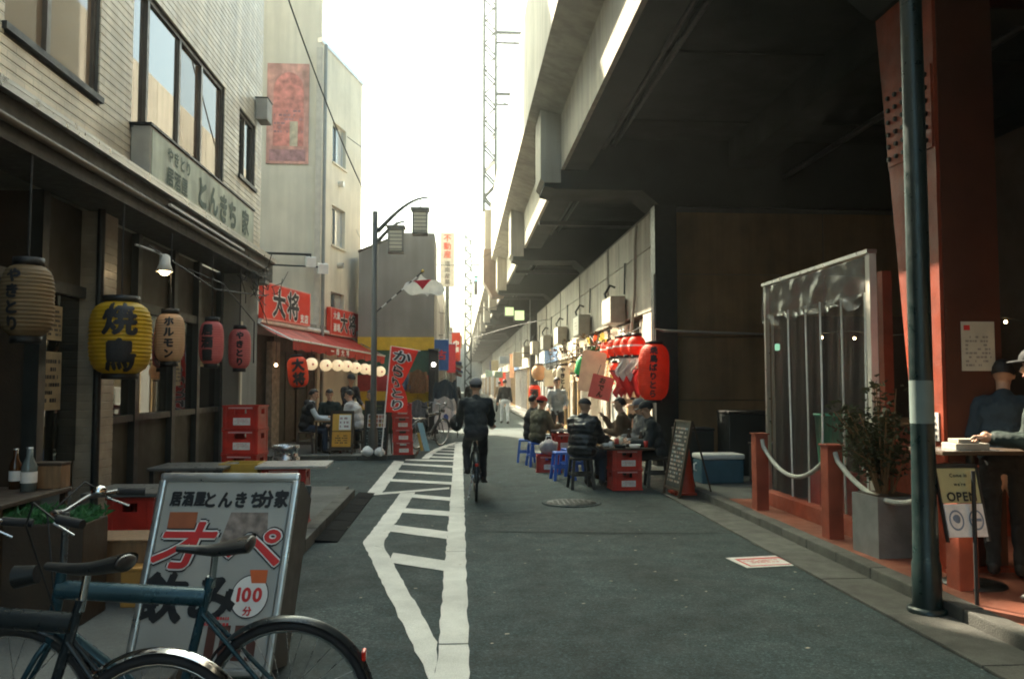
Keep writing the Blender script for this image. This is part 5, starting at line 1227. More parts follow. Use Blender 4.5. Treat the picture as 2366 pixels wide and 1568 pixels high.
# nobori banner
nb = thing('nobori_banner', 'tall red banner with white characters flapping beside the lamp post', 'banner', (-1.62, 16.85, .09))
n0 = Vector((0, 0, 0)); n1 = Vector((.19, -.05, 2.28))
MB().tube([n0, n1], .014, 8).build('pole', ink_white, nb, False)
MB().tube([n1, n1 + Vector((.62, -.05, -.10))], .010, 6).build('cross_rod', ink_white, nb, False)
def nf(u, v):
    p = n1.lerp(n0, v * .60); w = .56 * (1 - .55 * min(1, v * 2.2)) if v < .45 else .56 * (.45 + .35 * math.sin((v - .45) * 3))
    return p + Vector((u * w + .02, -.05 - .16 * math.sin(v * 6.5 + u * 1.2) * (.3 + u * .7), -u * (.10 + .10 * math.sin(v * 5))))
MB().grid(nf, 14, 40).build('cloth', mat('nobori_red', (.66, .03, .015), .75, var=.1, transl=.3), nb, False)
for m2, k, bo in ((ink_white, .010, .09), (ink, .020, .02)):
    V2, F2 = layout('からりとり', 1.0, vertical=True, bold=bo)
    hh = 5 * 1.08
    MB().add([tuple(nf(.5 + x * .80, .5 - y / hh * .96) + Vector((0, -k - z * 2, 0))) for x, y, z in V2], F2).build('lettering', m2, nb, False)
# tall vertical property sign down the street
ps = thing('vertical_sign', 'tall white vertical sign with red and grey characters above the far left shops', 'sign', (-.62, 31.2, 0))
MPS = fm((-.49, 31.0, 0), (1, 0, 0))
MB().box(-.27, .27, 5.35, 7.45, -.16, 0, MPS).build('box', mat('sign_offwhite', (.62, .58, .50), .6, streak=.08), ps)
lettering('不動産', .30, mat('ink_coral', (.62, .12, .07), .6), MPS @ Matrix.Translation((0, 6.92, 0)), ps, vertical=True, bold=.03)
lettering('道南産業', .22, mat('ink_grey', (.15, .14, .13), .6), MPS @ Matrix.Translation((0, 5.88, 0)), ps, vertical=True, bold=.02)
MB().tube([(-.49, 31.1, .06), (-.49, 31.1, 5.35)], .08).build('post', steel_mast, ps)
def banner(label, x, y, z0, z1, w, m, txt='', tm=ink_white, name='street_banner'):
    t = thing(name, label, 'banner', (x, y, z0)); M = fm((0, 0, 0), (1, 0, 0))
    MB().grid(lambda u, v: Vector(((u - .5) * w, .03 * math.sin(v * 7 + u * 3), (z1 - z0) * v)), 6, 12).build('cloth', m, t, False)
    MB().tube([(-w / 2 - .3, 0, z1 - z0), (w / 2, 0, z1 - z0)], .015, 6).build('rod', steel, t, False)
    if txt: lettering(txt, min(w * .7, (z1 - z0) * .8 / len(txt)), tm, Matrix.Translation((0, -.04, (z1 - z0) / 2)) @ M, t, .0, False, vertical=True, bold=.05)
    return t
banner('blue banner at the corner of the striped clothes shop', -.56, 24.9, 2.0, 2.95, .44, mat('banner_blue', (.03, .10, .30), .8, transl=.2), '古', ink_red)
banner('dark red banner beside the blue banner', -.28, 26.5, 1.95, 2.9, .3, mat('banner_red', (.20, .02, .025), .8, transl=.2))
banner('bright red banner farther down the left side', -.15, 34, 2.55, 3.75, .36, mat('banner_red2', (.60, .06, .03), .8, transl=.2), '中華')
banner('orange vertical banner hung under the viaduct shops', 3.0, 46, 1.9, 3.3, .26, mat('banner_orange', (.6, .33, .2), .8, transl=.2))
banner('red banner far along the shop row', 3.1, 58, 1.4, 2.4, .5, mat('banner_red2', (.60, .06, .03), .8, transl=.2))
rnd = random.Random(11)
PSC = [('white', (.7, .68, .62)), ('cream', (.55, .5, .4)), ('red', (.5, .05, .04)), ('pale blue', (.45, .52, .54)), ('orange', (.6, .32, .16)), ('green', (.2, .32, .22)), ('grey', (.4, .4, .38)), ('yellow', (.6, .52, .3)), ('pink', (.6, .42, .40)), ('navy', (.03, .05, .15)), ('brown', (.2, .1, .05)), ('mint', (.4, .6, .48))]
for i, (cn_, cc_) in enumerate(PSC):
    left = i % 2 == 0; y = 36 + i * 4.2; x = (-.35 if left else 2.9) + rnd.uniform(-.2, .2); z = rnd.uniform(2.2, 4.4 if left else 3.2)
    t = thing('projecting_sign', cn_ + ' projecting sign on the ' + ('left' if left else 'right') + ' side of the far street', 'sign', (x, y, z), 0, 'projecting signs down the far street')
    w, h = rnd.uniform(.4, .75), rnd.uniform(.4, 1.1)
    MB().bbox(-w / 2, w / 2, -.08, .08, -h / 2, h / 2, .02).build('box', mat('psign_' + cn_.replace(' ', '_'), cc_, .6), t, False)
    MB().tube([(0, 0, h / 2 - .05), (-.8 if left else .8, 0, h / 2 - .05)], .02, 6).build('bracket', dark_steel, t, False)
# little bright lamps on the left shop corner
for i, (x, y, z) in enumerate(((-.78, 24.2, 2.16), (-.48, 25.6, 2.16), (-2.05, 24.3, 1.98))):
    t = thing('spot_lamp', ['bright round lamp on the corner of the striped clothes shop', 'bright round lamp beside the blue banner', 'small bright lamp over the hanging jackets'][i], 'lamp', (x, y, z), 0, 'bright lamps at the clothes shop')
    MB().ell((0, 0, 0), (.06, .05, .06), 14, 10).build('bulb', mat('bulb_white', (1, .95, .85), .5, emit=(1, .93, .8), estr=5), t, False); MB().cyl((0, .04, 0), (0, .14, .03), .07, .04).build('housing', dark_frame, t, False)
# clip-on spot lamp under the left eave
sp = thing('clip_lamp', 'white clip-on lamp glowing under the left eave above the lanterns', 'lamp', (-3.02, 8.37, 2.80))
MB().tube([(-.12, -.45, .14), (-.03, -.1, .12), (0, 0, .08)], .012, 6).build('arm', alu, sp, False)
MB().lathe([(.02, .12), (.05, .10), (.055, .02), (.085, -.06), (.08, -.06), (.05, .02)], 16).build('shade', white_plastic, sp, False)
MB().ell((0, 0, -.05), (.055, .055, .05), 12, 8).build('bulb', mat('bulb_clip', (1, .8, .5), .5, emit=(1, .72, .38), estr=5), sp, False)
tb = thing('terrace_bulb', 'small warm bulb glowing on the restaurant wall left of the red lantern', 'lamp', (-4.05, 18.0, 2.0))
MB().ell((0, 0, 0), (.035,) * 3, 12, 8).build('bulb', mat('bulb_clip', (1, .8, .5), .5), tb, False); MB().tube([(0, 0, .05), (0, 0, .7)], .008, 5).build('cord', black, tb, False)

# ================================================================ CLOTHES SHOP GOODS
def garment(label, loc, w, h, m, sleeve=True, rz=0, patch=None):
    t = thing('hanging_garment', label, 'garment', loc, rz, 'garments hanging outside the clothes shop')
    def g(u, v):
        a = (u - .5) * 2; ww = w * (.30 + .20 * min(1, v * 5)) * (1 + .06 * math.sin(v * 3))
        sh = .07 * abs(a) ** 1.3 * max(0, 1 - v * 3)
        return Vector((a * ww, -.07 * math.cos(a * 1.4) + .015 * math.sin(a * 12 + v * 4), -v * h - sh))
    b = MB(); b.grid(g, 20, 14); b.grid(lambda u, v: Vector((g(u, v).x, .14 + g(u, v).y * -.6 - .07, g(u, v).z)), 20, 14); b.build('body', m, t, False)
    if sleeve:
        for s in (-1, 1): MB().tube([(s * w * .42, -.01, -.09), (s * w * .56, -.02, -h * .5), (s * w * .60, -.03, -h * .95)], [.075, .065, .05], 10).build('sleeve', m, t, False)
    MB().tube([(-w * .3, 0, -.02), (0, 0, .05), (w * .3, 0, -.02)], .008, 5).tube([(0, 0, .05), (.02, 0, .11), (0, 0, .14)], .005, 5).build('hanger', black, t, False)
    if patch:
        nn = MB(); nn.add([tuple(g(.5 + .14 * x, .45 + .2 * y) + Vector((0, -.012, 0))) for x, y in ((-1, -.6), (0, -1), (1, -.5), (.8, .7), (-.3, 1), (-1, .5))], [(0, 1, 2, 3, 4, 5)]); nn.build('print', patch, t, False)
    return t
denim = mat('denim', (.07, .12, .18), .9, var=.2, scale=12); fur = mat('fur_brown', (.16, .075, .035), 1, var=.5, scale=30, bump=.8, bscale=60); greyk = mat('knit_grey', (.11, .11, .12), 1, var=.6, scale=40, bump=.5)
garment('blue denim jacket hanging on the striped wall', (-1.78, 24.15, 1.95), .46, .55, denim)
garment('brown fur coat hanging on the striped wall', (-1.25, 24.15, 2.02), .46, .72, fur)
garment('grey patterned hoodie hanging low on the striped wall', (-1.25, 24.05, 1.12), .5, .85, greyk)
garment('green hoodie hanging low behind the red crates', (-1.72, 24.05, 1.05), .44, .55, mat('cloth_olive', (.05, .07, .05), .9))
garment('navy jacket at the top of the clothes rack beside the cyclist', (-.40, 22.6, 1.72), .50, .62, mat('cloth_navy', (.02, .035, .05), .9))
garment('grey sweatshirt in the middle of the clothes rack', (-.42, 22.5, 1.24), .48, .5, mat('cloth_grey', (.36, .34, .33), .9))
garment('white sweatshirt with a blue print on the clothes rack', (-.37, 22.35, .92), .46, .62, mat('cloth_cream', (.58, .52, .50), .9), patch=mat('print_blue', (.05, .08, .25), .8, var=.6, scale=20))
rk = thing('clothes_rack', 'black metal clothes rack at the edge of the far pavement', 'clothes rack', (-.4, 22.65, .09))
MB().tube([(-.35, .1, 0), (-.3, .05, 1.85), (.3, .05, 1.85), (.35, .1, 0)], .015, 8).build('frame', black, rk, False)
for s in (-.35, .35): MB().tube([(s, -.25, .02), (s, .35, .02)], .015, 6).build('foot', black, rk, False)
MB().tube([(-.33, .08, 1.0), (.33, .08, 1.0)], .012, 6).build('rail', black, rk, False)
# dark mannequin / shop post
dk = thing('shop_shutter_post', 'dark doorway post of the clothes shop beside the rack', 'post', (-.75, 24.3, .09))
MB().bbox(-.18, .12, -.1, .15, 0, 2.5, .02).build('post', black, dk, False); MB().bbox(-.2, .14, -.12, .17, 2.5, 2.55, .01).build('cap', dark_frame, dk, False)
# blue board and parasol leaning near the crates
bb = thing('leaning_board', 'narrow pale blue board leaning by the red crate stack', 'board', (-.72, 18.1, .09))
MB().prism([(-.05, 0), (.06, 0), (-.10, .62), (-.22, .62)], 'y', 0, .03).build('board', mat('board_lightblue', (.22, .42, .50), .5), bb, False); MB().prism([(-.14, .0), (-.08, .0), (-.17, .4), (-.23, .4)], 'y', .04, .07).build('edge_board', mat('board_ochre', (.45, .28, .04), .6), bb, False)
wb = thing('white_bag', 'white plastic bag on the ground below the tall chalkboard', 'bag', (-1.78, 16.95, .09))
b_ = MB(); b_.ell((-.12, 0, .09), (.14, .1, .1), 16, 10); b_.ell((.12, 0, .08), (.12, .1, .09), 16, 10); b_.v = [tuple(Vector(v) * (1 + .2 * noise.noise(Vector(v) * 12))) for v in b_.v]; b_.build('bag', ink_white, wb, False); MB().tube([(-.1, 0, .17), (-.08, 0, .24), (-.02, 0, .17)], .008, 5).build('handle', ink_white, wb, False)

# ================================================================ WIRES
def wire(label, pts, sag=.3, r=.012, n=24):
    a, b = Vector(pts[0]), Vector(pts[1])
    tag(MB().tube([a.lerp(b, q / n) - Vector((0, 0, sag * (1 - (2 * q / n - 1) ** 2))) for q in range(n + 1)], r, 5).build('overhead_wire', black), label, 'wire', 'overhead wires')
wire('overhead wire running down from the top left to the lamp post', ((-2.6, 10.5, 7.6), (-1.8, 17.0, 5.2)), .25, .012)
wire('thin wire from the lamp post to the pale building', ((-1.8, 17.0, 5.15), (-3.3, 25.5, 6.5)), .4, .006)
wire('thin wire crossing from the lamp post to the viaduct', ((-.6, 31, 5.0), (1.9, 40, 5.4)), .2, .014)
wire('wire slung under the viaduct beside the lamps', ((.2, 33, 3.3), (3.3, 30, 4.0)), -.1, .012)
wire('far wire sloping between the property sign and the viaduct', ((-.5, 31, 6.3), (1.6, 33, 4.2)), .15, .010)
wire('wire crossing high between the pale tower and the viaduct', ((-3.4, 24, 9.0), (1.4, 30, 8.6)), .5, .010)
wire('second wire crossing the street beyond the lamp post', ((-.8, 27, 5.6), (1.5, 29, 6.6)), .25, .010)
wire('lowest wire crossing the far street', ((-.9, 34, 4.6), (1.9, 36, 5.2)), .25, .012)
tw = thing('tangled_cables', 'tangle of cables and twigs at the end of the left eave', 'cables', (-3.0, 12.0, 3.2))
t_ = MB(); rnd = random.Random(3)
for i in range(34):
    p = Vector((-3.0 + rnd.uniform(-.1, .15), 11.2 + rnd.random() * 1.7, 3.05 + rnd.uniform(-.25, .2))); q = p + Vector((rnd.uniform(-.1, .2), rnd.uniform(-.5, .5), rnd.uniform(-.35, .3)))
    t_.tube([p, p.lerp(q, .5) + Vector((.03, .02, -.06)), q], .007, 4)
t_.tube([(-3.05, 8.0, 2.95), (-3.0, 10.0, 2.75), (-3.0, 12.6, 2.95)], .01, 5).tube([(-3.1, 9.3, 2.9), (-2.97, 10.2, 2.85), (-3.0, 11.9, 2.5), (-3.05, 12.1, 1.9)], .008, 5)
o = t_.build('cables', black, tw); o['kind'] = 'stuff'
for i, z in enumerate((4.55, 3.3)):
    t = thing('wall_box', ['grey metal box on the end of the tiled building near its top corner', 'grey metal box beside the eave end of the tiled building'][i], 'box', (-3.05, 12.55, z + (1.3 if i == 0 else .0)))
    MB().bbox(-.12, .06, -.12, .20, -.17, .17, .015).build('box', mat('box_grey', (.30, .29, .26), .6), t, False); MB().box(-.13, .07, -.13, .21, .17, .182).build('cover', dark_steel, t, False)

# ================================================================ BICYCLES
def bicycle(label, loc, rz, frame_m, fender_m, rack=True, basket=False, bar_h=1.03, lean=0.0, group='bicycles'):
    t = thing('bicycle', label, 'bicycle', loc, rz, group); t.rotation_euler = (lean, 0, rz)
    def P(x, z, y=0): return (x, y, z)
    for nm, cx in (('rear_wheel', 0), ('front_wheel', 1.06)):
        w = MB().tube([(cx + .295 * math.cos(a), 0, .33 + .295 * math.sin(a)) for a in [2 * math.pi * q / 40 for q in range(40)]], .010, 6, closed=True).build(nm, chrome, t, False)
        MB().tube([(cx + .313 * math.cos(a), 0, .33 + .313 * math.sin(a)) for a in [2 * math.pi * q / 40 for q in range(40)]], .019, 8, closed=True).build('tyre', rubber, w, False)
        MB().cyl((cx, -.05, .33), (cx, .05, .33), .024, .024, 12).build('hub', steel, w, False)
        s = MB()
        for q in range(28):
            a = 2 * math.pi * q / 28; s.tube([(cx + .02 * math.cos(a + (1.3 if q % 2 else -1.3)), .03 if q % 4 < 2 else -.03, .33 + .02 * math.sin(a + (1.3 if q % 2 else -1.3))), (cx + .287 * math.cos(a), 0, .33 + .287 * math.sin(a))], .0016, 3)
        s.build('spokes', steel, w, False)
        def fen(u, v, cx=cx):
            a = R(-8 if cx == 0 else -2) + u * R(195 if cx == 0 else 150); a = a if cx == 0 else R(15) + u * R(150)
            rr = .352 - .012 * (2 * v - 1) ** 2; return Vector((cx + rr * math.cos(a) * (1 if cx else -1) * (-1), (v - .5) * .062, .33 + rr * math.sin(a)))
        MB().grid(fen, 36, 6).build('fender', fender_m, t, False)
    f = MB()
    f.tube([P(.31, .76), P(.87, .80)], .036, 12); f.tube([P(.88, .66), P(.43, .28)], .026, 10); f.tube([P(.43, .28), P(.29, .84)], .018, 10)
    for s in (-.055, .055): f.tube([P(.43, .28, s * .5), P(0, .33, s)], .010, 8); f.tube([P(.32, .70, s * .3), P(0, .33, s)], .009, 8)
    f.tube([P(.855, .88), P(.905, .58)], .021, 10)
    f.build('frame', frame_m, t, False)
    fk = MB()
    for s in (-.05, .05): fk.tube([P(.905, .60, s * .5), P(.93, .56, s), P(1.03, .38, s), P(1.06, .33, s)], .011, 8)
    fk.build('fork', frame_m, t, False)
    MB().tube([P(.29, .80), P(.275, .93)], .014, 8).build('seat_post', chrome, t, False)
    def sad(u, v):
        x = -.13 + .28 * u; w = .088 * (1 - .80 * min(1, u * 1.5) ** 1.2) + .004; a = math.pi * 2 * v; th = .042 * (1 - .45 * u)
        return Vector((.27 + x, w * math.cos(a), .950 + th * math.sin(a) * (.55 if math.sin(a) > 0 else 1.0 - .3 * u) + .022 * (1 - u) ** 2 + .006 * math.cos(u * 6)))
    MB().grid(sad, 14, 18).ell((.145, 0, .967), (.02, .08, .03), 12, 8).build('saddle', mat('saddle_black', (.018, .019, .02), .35, coords='object'), t, False)
    h = MB(); h.tube([P(.855, .86), P(.84, bar_h - .02)], .013, 8)
    h.tube([(.66, -.28, bar_h), (.74, -.25, bar_h + .01), (.82, -.14, bar_h + .01), (.85, 0, bar_h - .02), (.82, .14, bar_h + .01), (.74, .25, bar_h + .01), (.66, .28, bar_h)], .011, 8)
    hb = h.build('handlebar', mat('bar_steel', (.16, .17, .18), .3, .9), t, False)
    for s in (-1, 1):
        MB().tube([(.65, s * .283, bar_h), (.75, s * .247, bar_h + .01)], .017, 8).build('grip', rubber, hb, False); MB().tube([(.78, s * .22, bar_h - .01), (.70, s * .24, bar_h - .05)], .005, 5).build('brake_lever', steel, hb, False)
    MB().cyl((.43, -.06, .28), (.43, .06, .28), .028, .028, 12).cyl((.43, -.052, .28), (.43, -.046, .28), .085, .085, 22).tube([(.43, -.065, .28), (.57, -.085, .20)], .009, 6).tube([(.43, .065, .28), (.29, .085, .36)], .009, 6).build('crank', steel, t, False)
    for s, x, z in ((-1, .57, .20), (1, .29, .36)): MB().bbox(x - .045, x + .045, s * .13 - .04, s * .13 + .04, z - .012, z + .012, .005).build('pedal', rubber, t, False)
    MB().bbox(-.05, .50, -.07, -.058, .30, .39, .02).build('chain_guard', fender_m, t, False)
    MB().tube([(.43, -.05, .365), (.0, -.05, .365), (-.035, -.05, .33), (0, -.05, .295), (.43, -.05, .20), (.51, -.05, .26), (.50, -.05, .33)], .005, 5, closed=True).build('chain', dark_steel, t, False)
    for s in (-1, 1): MB().tube([(.76, s * .22, bar_h - .01), (.86, s * .20, bar_h + .06), (.95, s * .08, bar_h - .05), (.90, s * .02, .80), (.86, s * .02, .66), (.6, s * .03, .42)], .004, 5).build('brake_cable', black, t, False)
    MB().cyl((.95, 0, .86), (1.03, 0, .85), .035, .045, 12).build('headlight', dark_steel, t, False); MB().lathe([(.028, bar_h + .02), (.03, bar_h + .03), (.02, bar_h + .045), (.001, bar_h + .05)], 12, cx=.79, cy=-.17).build('bell', chrome, t, False)
    if rack:
        r = MB()
        for s in (-.05, 0, .05): r.tube([P(.25, .705, s), P(-.22, .715, s)], .006, 6)
        for s in (-.055, .055): r.tube([P(-.1, .71, s), P(0, .33, s * 1.1)], .006, 6)
        r.tube([P(-.22, .715, -.05), P(-.24, .72), P(-.22, .715, .05)], .006, 6); r.tube([P(.02, .71, -.05), P(.02, .71, .05)], .006, 6); r.build('rear_rack', chrome, t, False)
    MB().bbox(-.313, -.296, -.022, .022, .50, .54, .006).build('reflector', mat('reflector_red', (.5, .02, .01), .2), t, False)
    MB().tube([P(.02, .33, .05), P(-.05, .03, .11)], .009, 6).build('kickstand', steel, t, False)
    if basket:
        b = MB()
        for z in (.72, .78, .84, .90, .96): b.tube([(.92, -.15, z), (1.2, -.17, z), (1.2, .17, z), (.92, .15, z)], .004, 4, closed=True)
        for q in range(8):
            y = -.15 + .3 * q / 7; b.tube([(1.2, y, .72), (1.2, y, .96)], .003, 4); b.tube([(.92, y, .72), (.92, y, .96)], .003, 4)
        b.build('basket', dark_steel, t, False)
    return t
paint_blue = mat('bike_blue', (.020, .060, .080), .28, .3, var=.08, coords='object'); paint_dark = mat('bike_dark', (.015, .022, .026), .3, .3, var=.1, coords='object')
bicycle('bicycle with a pale blue frame parked in front of the signboard', (-.68, 3.32, 0.004), R(180), paint_blue, paint_dark, False, False, 1.12, R(-4), 'parked bicycles in the left foreground')
bicycle('dark bicycle with chrome fenders nearest the camera at lower left', (-1.04, 2.86, 0.004), R(176), paint_dark, chrome, False, True, 1.08, R(5), 'parked bicycles in the left foreground')
bicycle('bicycle ridden away down the street by the cyclist', (.23, 10.95, 0.004), R(90), paint_dark, paint_dark, False, True, 1.05, 0, 'bicycles')
bicycle('bicycle parked beside the stacked crates at the lamp post', (-.98, 18.6, .09), R(60), paint_dark, paint_dark, True, False, 1.03, R(6), 'bicycles')

# ================================================================ PEOPLE
def ik(a, b, l1, l2, hint):
    a = Vector(a); b = Vector(b); d = b - a; L_ = d.length
    if L_ > (l1 + l2) * .995: b = a + d.normalized() * (l1 + l2) * .995; d = b - a; L_ = d.length
    x = (l1 * l1 - l2 * l2 + L_ * L_) / (2 * L_); hgt = math.sqrt(max(0, l1 * l1 - x * x))
    u = d.normalized(); h = Vector(hint); h = (h - u * h.dot(u)).normalized()
    return a + u * x + h * hgt, b
def remesh(mb, vox, smooth=5):
    me = mb.mesh('tmp', black); o = bpy.data.objects.new('tmp', me); COL.objects.link(o)
    r = o.modifiers.new('r', 'REMESH'); r.mode = 'VOXEL'; r.voxel_size = vox; r.use_smooth_shade = True
    if smooth: s = o.modifiers.new('s', 'SMOOTH'); s.iterations = smooth; s.factor = .5
    bpy.context.view_layer.update()
    m2 = bpy.data.meshes.new_from_object(o.evaluated_get(bpy.context.evaluated_depsgraph_get()))
    vs = [v.co.copy() for v in m2.vertices]; ns = [v.normal.copy() for v in m2.vertices]; fs = [tuple(p.vertices) for p in m2.polygons]
    bpy.data.objects.remove(o); bpy.data.meshes.remove(me); bpy.data.meshes.remove(m2)
    return vs, ns, fs
skin_m = mat('skin', (.50, .29, .19), .55, var=.06, coords='object'); lip_m = mat('lip', (.35, .12, .09), .5)
hair_m = mat('hair_black', (.012, .010, .009), .6, var=.3, scale=60, coords='object')
def person(label, loc, rz, sit=True, lean=.12, hands=None, feet=None, head=(0, 0), top=None, bottom=None, puff=0.0, hair='short', cap=None, seat=.46, scale=1.0, vox=.016, shoe=None, vest=None, capbrim=True, hood=None, quilt=False, arm_r=.05, hip=None, group=None, face=True):
    t = thing('person', label, 'person', loc, rz, group); t.scale = (scale,) * 3
    top = top or black; bottom = bottom or black; shoe = shoe or black
    hz = hip if hip else ((seat + .085) if sit else .93)
    P = Vector((0, 0, hz)); d = Vector((0, math.sin(lean), math.cos(lean)))
    chest = P + d * .30; nb_ = P + d * .49
    sh = {s: nb_ - d * .035 + Vector((s * .175, 0, 0)) for s in (-1, 1)}
    hd = (d + Vector((0, 0, .7))).normalized()
    hc = nb_ + hd * .20 + Vector((0, .02, 0))
    hq = Quaternion((0, 0, 1), head[0]) @ Quaternion((1, 0, 0), head[1])
    hands = hands or {-1: (-.2, .38, hz + .16), 1: (.2, .38, hz + .16)}
    feet = feet or ({-1: (-.13, .42, .07), 1: (.13, .42, .07)} if sit else {-1: (-.09, .0, .07), 1: (.09, .02, .07)})
    elbow = {}; wrist = {}; knee = {}; ank = {}
    for s in (-1, 1):
        elbow[s], wrist[s] = ik(sh[s], hands[s], .28, .25, (s * .22, -.5, -.8))
        knee[s], ank[s] = ik(P + Vector((s * .09, 0, -.02)), feet[s], .42, .41, (s * .1, 1, .5))
    # body: head, neck, inner trunk and limbs in one skin
    b = MB()
    def H(x, y, z): return hc + hq @ Vector((x, y, z))
    hr = hq.to_matrix()
    b.ell(H(0, -.012, .03), (.076, .095, .092), 16, 12, rot=hr); b.ell(H(0, .018, -.035), (.058, .070, .080), 14, 10, rot=hr); b.ell(H(0, .04, -.085), (.035, .035, .028), 10, 8, rot=hr)
    b.capsule(H(0, .088, .012), H(0, .108, -.022), .010, .015, 8)
    for s in (-1, 1): b.ell(H(s * .077, -.008, -.005), (.012, .022, .034), 8, 8, rot=hr); b.ell(H(s * .04, .062, -.02), (.02, .02, .02), 8, 6, rot=hr)
    b.capsule(nb_ - d * .04, hc + Vector((0, -.01, -.05)), .055, .05); b.capsule(P, nb_ - d * .12, .085, .085)
    for s in (-1, 1):
        b.capsule(nb_ - d * .08, sh[s], .045, .04); b.capsule(sh[s], elbow[s], .036, .03); b.capsule(elbow[s], wrist[s], .03, .026)
        b.capsule(P, knee[s], .055, .04); b.capsule(knee[s], ank[s], .036, .03)
        fd = (wrist[s] - elbow[s]).normalized(); b.ell(wrist[s] + fd * .045, (.036, .036, .036), 10, 8)
    vs_, ns_, fs_ = remesh(b, max(vox * .75, .011), 3)
    out = MB(); out.add(vs_, fs_, None, True)
    for s in (-1, 1):
        fd = (wrist[s] - elbow[s]).normalized(); side = fd.cross(Vector((0, 0, 1)));
        if side.length < .1: side = Vector((1, 0, 0))
        side.normalize(); nrm = side.cross(fd).normalized()
        for q in range(4):
            o_ = wrist[s] + fd * .065 + side * (q - 1.5) * .019; l = (.036, .042, .040, .032)[q]
            out.tube([o_, o_ + fd * l - nrm * .008, o_ + fd * (l * 1.5) - nrm * .030], [.0095, .009, .007], 6)
        o_ = wrist[s] + fd * .03 - side * s * -.03; out.tube([o_, o_ + fd * .03 + side * s * .022 - nrm * .01, o_ + fd * .055 + side * s * .02 - nrm * .02], [.011, .010, .008], 6)
    out.build('body', skin_m, t, False)
    if face:
        for s in (-1, 1): MB().ell(H(s * .03, .078, .012), (.011, .010, .008), 8, 6, rot=hr).build('eye', ink, t, False)
        MB().ell(H(0, .088, -.055), (.022, .008, .006), 8, 6, rot=hr).build('mouth', lip_m, t, False)
        br = MB()
        for s in (-1, 1): br.tube([H(s * .015, .083, .034), H(s * .032, .081, .040), H(s * .048, .070, .034)], .005, 5)
        br.build('eyebrow', hair_m, t, False)
    # top
    k = 1 + puff
    c = MB(); q_ = Quaternion((1, 0, 0), -lean); rm_ = q_.to_matrix()
    c.ell(P + d * .02, (.165 * k, .115 * k, .12), 16, 10, rot=rm_); c.ell(P + d * .18, (.155 * k, .12 * k, .17), 16, 10, rot=rm_); c.ell(P + d * .34, (.175 * k, .125 * k, .16), 16, 10, rot=rm_)
    c.capsule(nb_ - d * .03, nb_ + d * .015, .072 * k, .068 * k)
    for s in (-1, 1):
        c.capsule(nb_ - d * .05, sh[s], .07 * k, .07 * k)
        if not vest: c.capsule(sh[s], elbow[s], .068 * k, (arm_r + .008) * k); c.capsule(elbow[s], wrist[s] - (wrist[s] - elbow[s]) * .06, (arm_r + .006) * k, (arm_r - .008) * k)
    if hood: c.ell(nb_ + Vector((0, -.08, .03)), (.11, .07, .07), 12, 8)
    vs_, ns_, fs_ = remesh(c, vox, 6)
    for i, v in enumerate(vs_):
        if quilt:
            s_ = (v - P).dot(d); n_ = .013 * abs(math.sin(math.pi * s_ / .085)) - .006
        else: n_ = 0
        n_ += .016 * noise.noise(v * 8 + Vector(loc)) + .008 * noise.noise(v * 19 + Vector((3, 1, 2))) + .004 * noise.noise(v * 40)
        vs_[i] = v + ns_[i] * n_
    MB().add(vs_, fs_, None, True).build('jacket' if not vest else 'vest', top, t, False)
    if vest:
        c = MB()
        for s in (-1, 1): c.capsule(sh[s], elbow[s], .066, .056); c.capsule(elbow[s], wrist[s], .055, .04); c.capsule(nb_ - d * .05, sh[s], .05, .06)
        c.capsule(nb_ - d * .02, nb_ + d * .03, .075, .08)
        vs_, ns_, fs_ = remesh(c, vox, 4); MB().add([v + n * .006 * noise.noise(v * 14) for v, n in zip(vs_, ns_)], fs_, None, True).build('shirt', vest, t, False)
    # trousers and shoes
    c = MB(); c.ell(P + Vector((0, -.01, -.01)), (.165, .125, .11), 14, 10)
    for s in (-1, 1): c.capsule(P + Vector((s * .085, 0, -.02)), knee[s], .092, .07); c.capsule(knee[s], ank[s] + Vector((0, 0, .02)), .068, .052)
    vs_, ns_, fs_ = remesh(c, vox, 5); MB().add([v + n * (.012 * noise.noise(v * 9) + .006 * noise.noise(v * 24)) for v, n in zip(vs_, ns_)], fs_, None, True).build('trousers', bottom, t, False)
    for s in (-1, 1):
        f = MB(); f.ell(ank[s] + Vector((0, .06, -.03)), (.045, .125, .04), 12, 8); f.ell(ank[s] + Vector((0, -.01, 0)), (.045, .055, .06), 10, 8); f.build('shoe', shoe, t, False)
    # hair and cap
    if hair:
        hh = MB(); n, m = 22, 16; vs = []; rr = Vector((.086, .108, .104))
        for i in range(m + 1):
            th = math.pi * i / m
            for j in range(n):
                ph = 2 * math.pi * j / n; v = Vector((rr.x * math.sin(th) * math.cos(ph), rr.y * math.sin(th) * math.sin(ph), rr.z * math.cos(th)))
                v *= 1 + .06 * noise.noise(v * 38); vs.append(v)
        lim = -.045 if hair == 'short' else -.10
        for i in range(m):
            for j in range(n):
                idx = (i * n + j, (i + 1) * n + j, (i + 1) * n + (j + 1) % n, i * n + (j + 1) % n); cc = sum((vs[q] for q in idx), Vector()) / 4
                if cc.z < lim or (cc.y > .02 and cc.z < .045 - .6 * (.02 - cc.y) * 0) or (cc.y > -.01 and cc.z < -.0 and hair == 'short'): continue
                base = len(hh.v); hh.add([H(*(vs[q] + Vector((0, -.012, .03)))) for q in idx], [(0, 1, 2, 3)], None, True)
        if hair == 'long': hh.ell(H(0, -.075, -.09), (.075, .04, .10), 12, 8, rot=hr)
        hh.build('hair', hair_m, t, False)
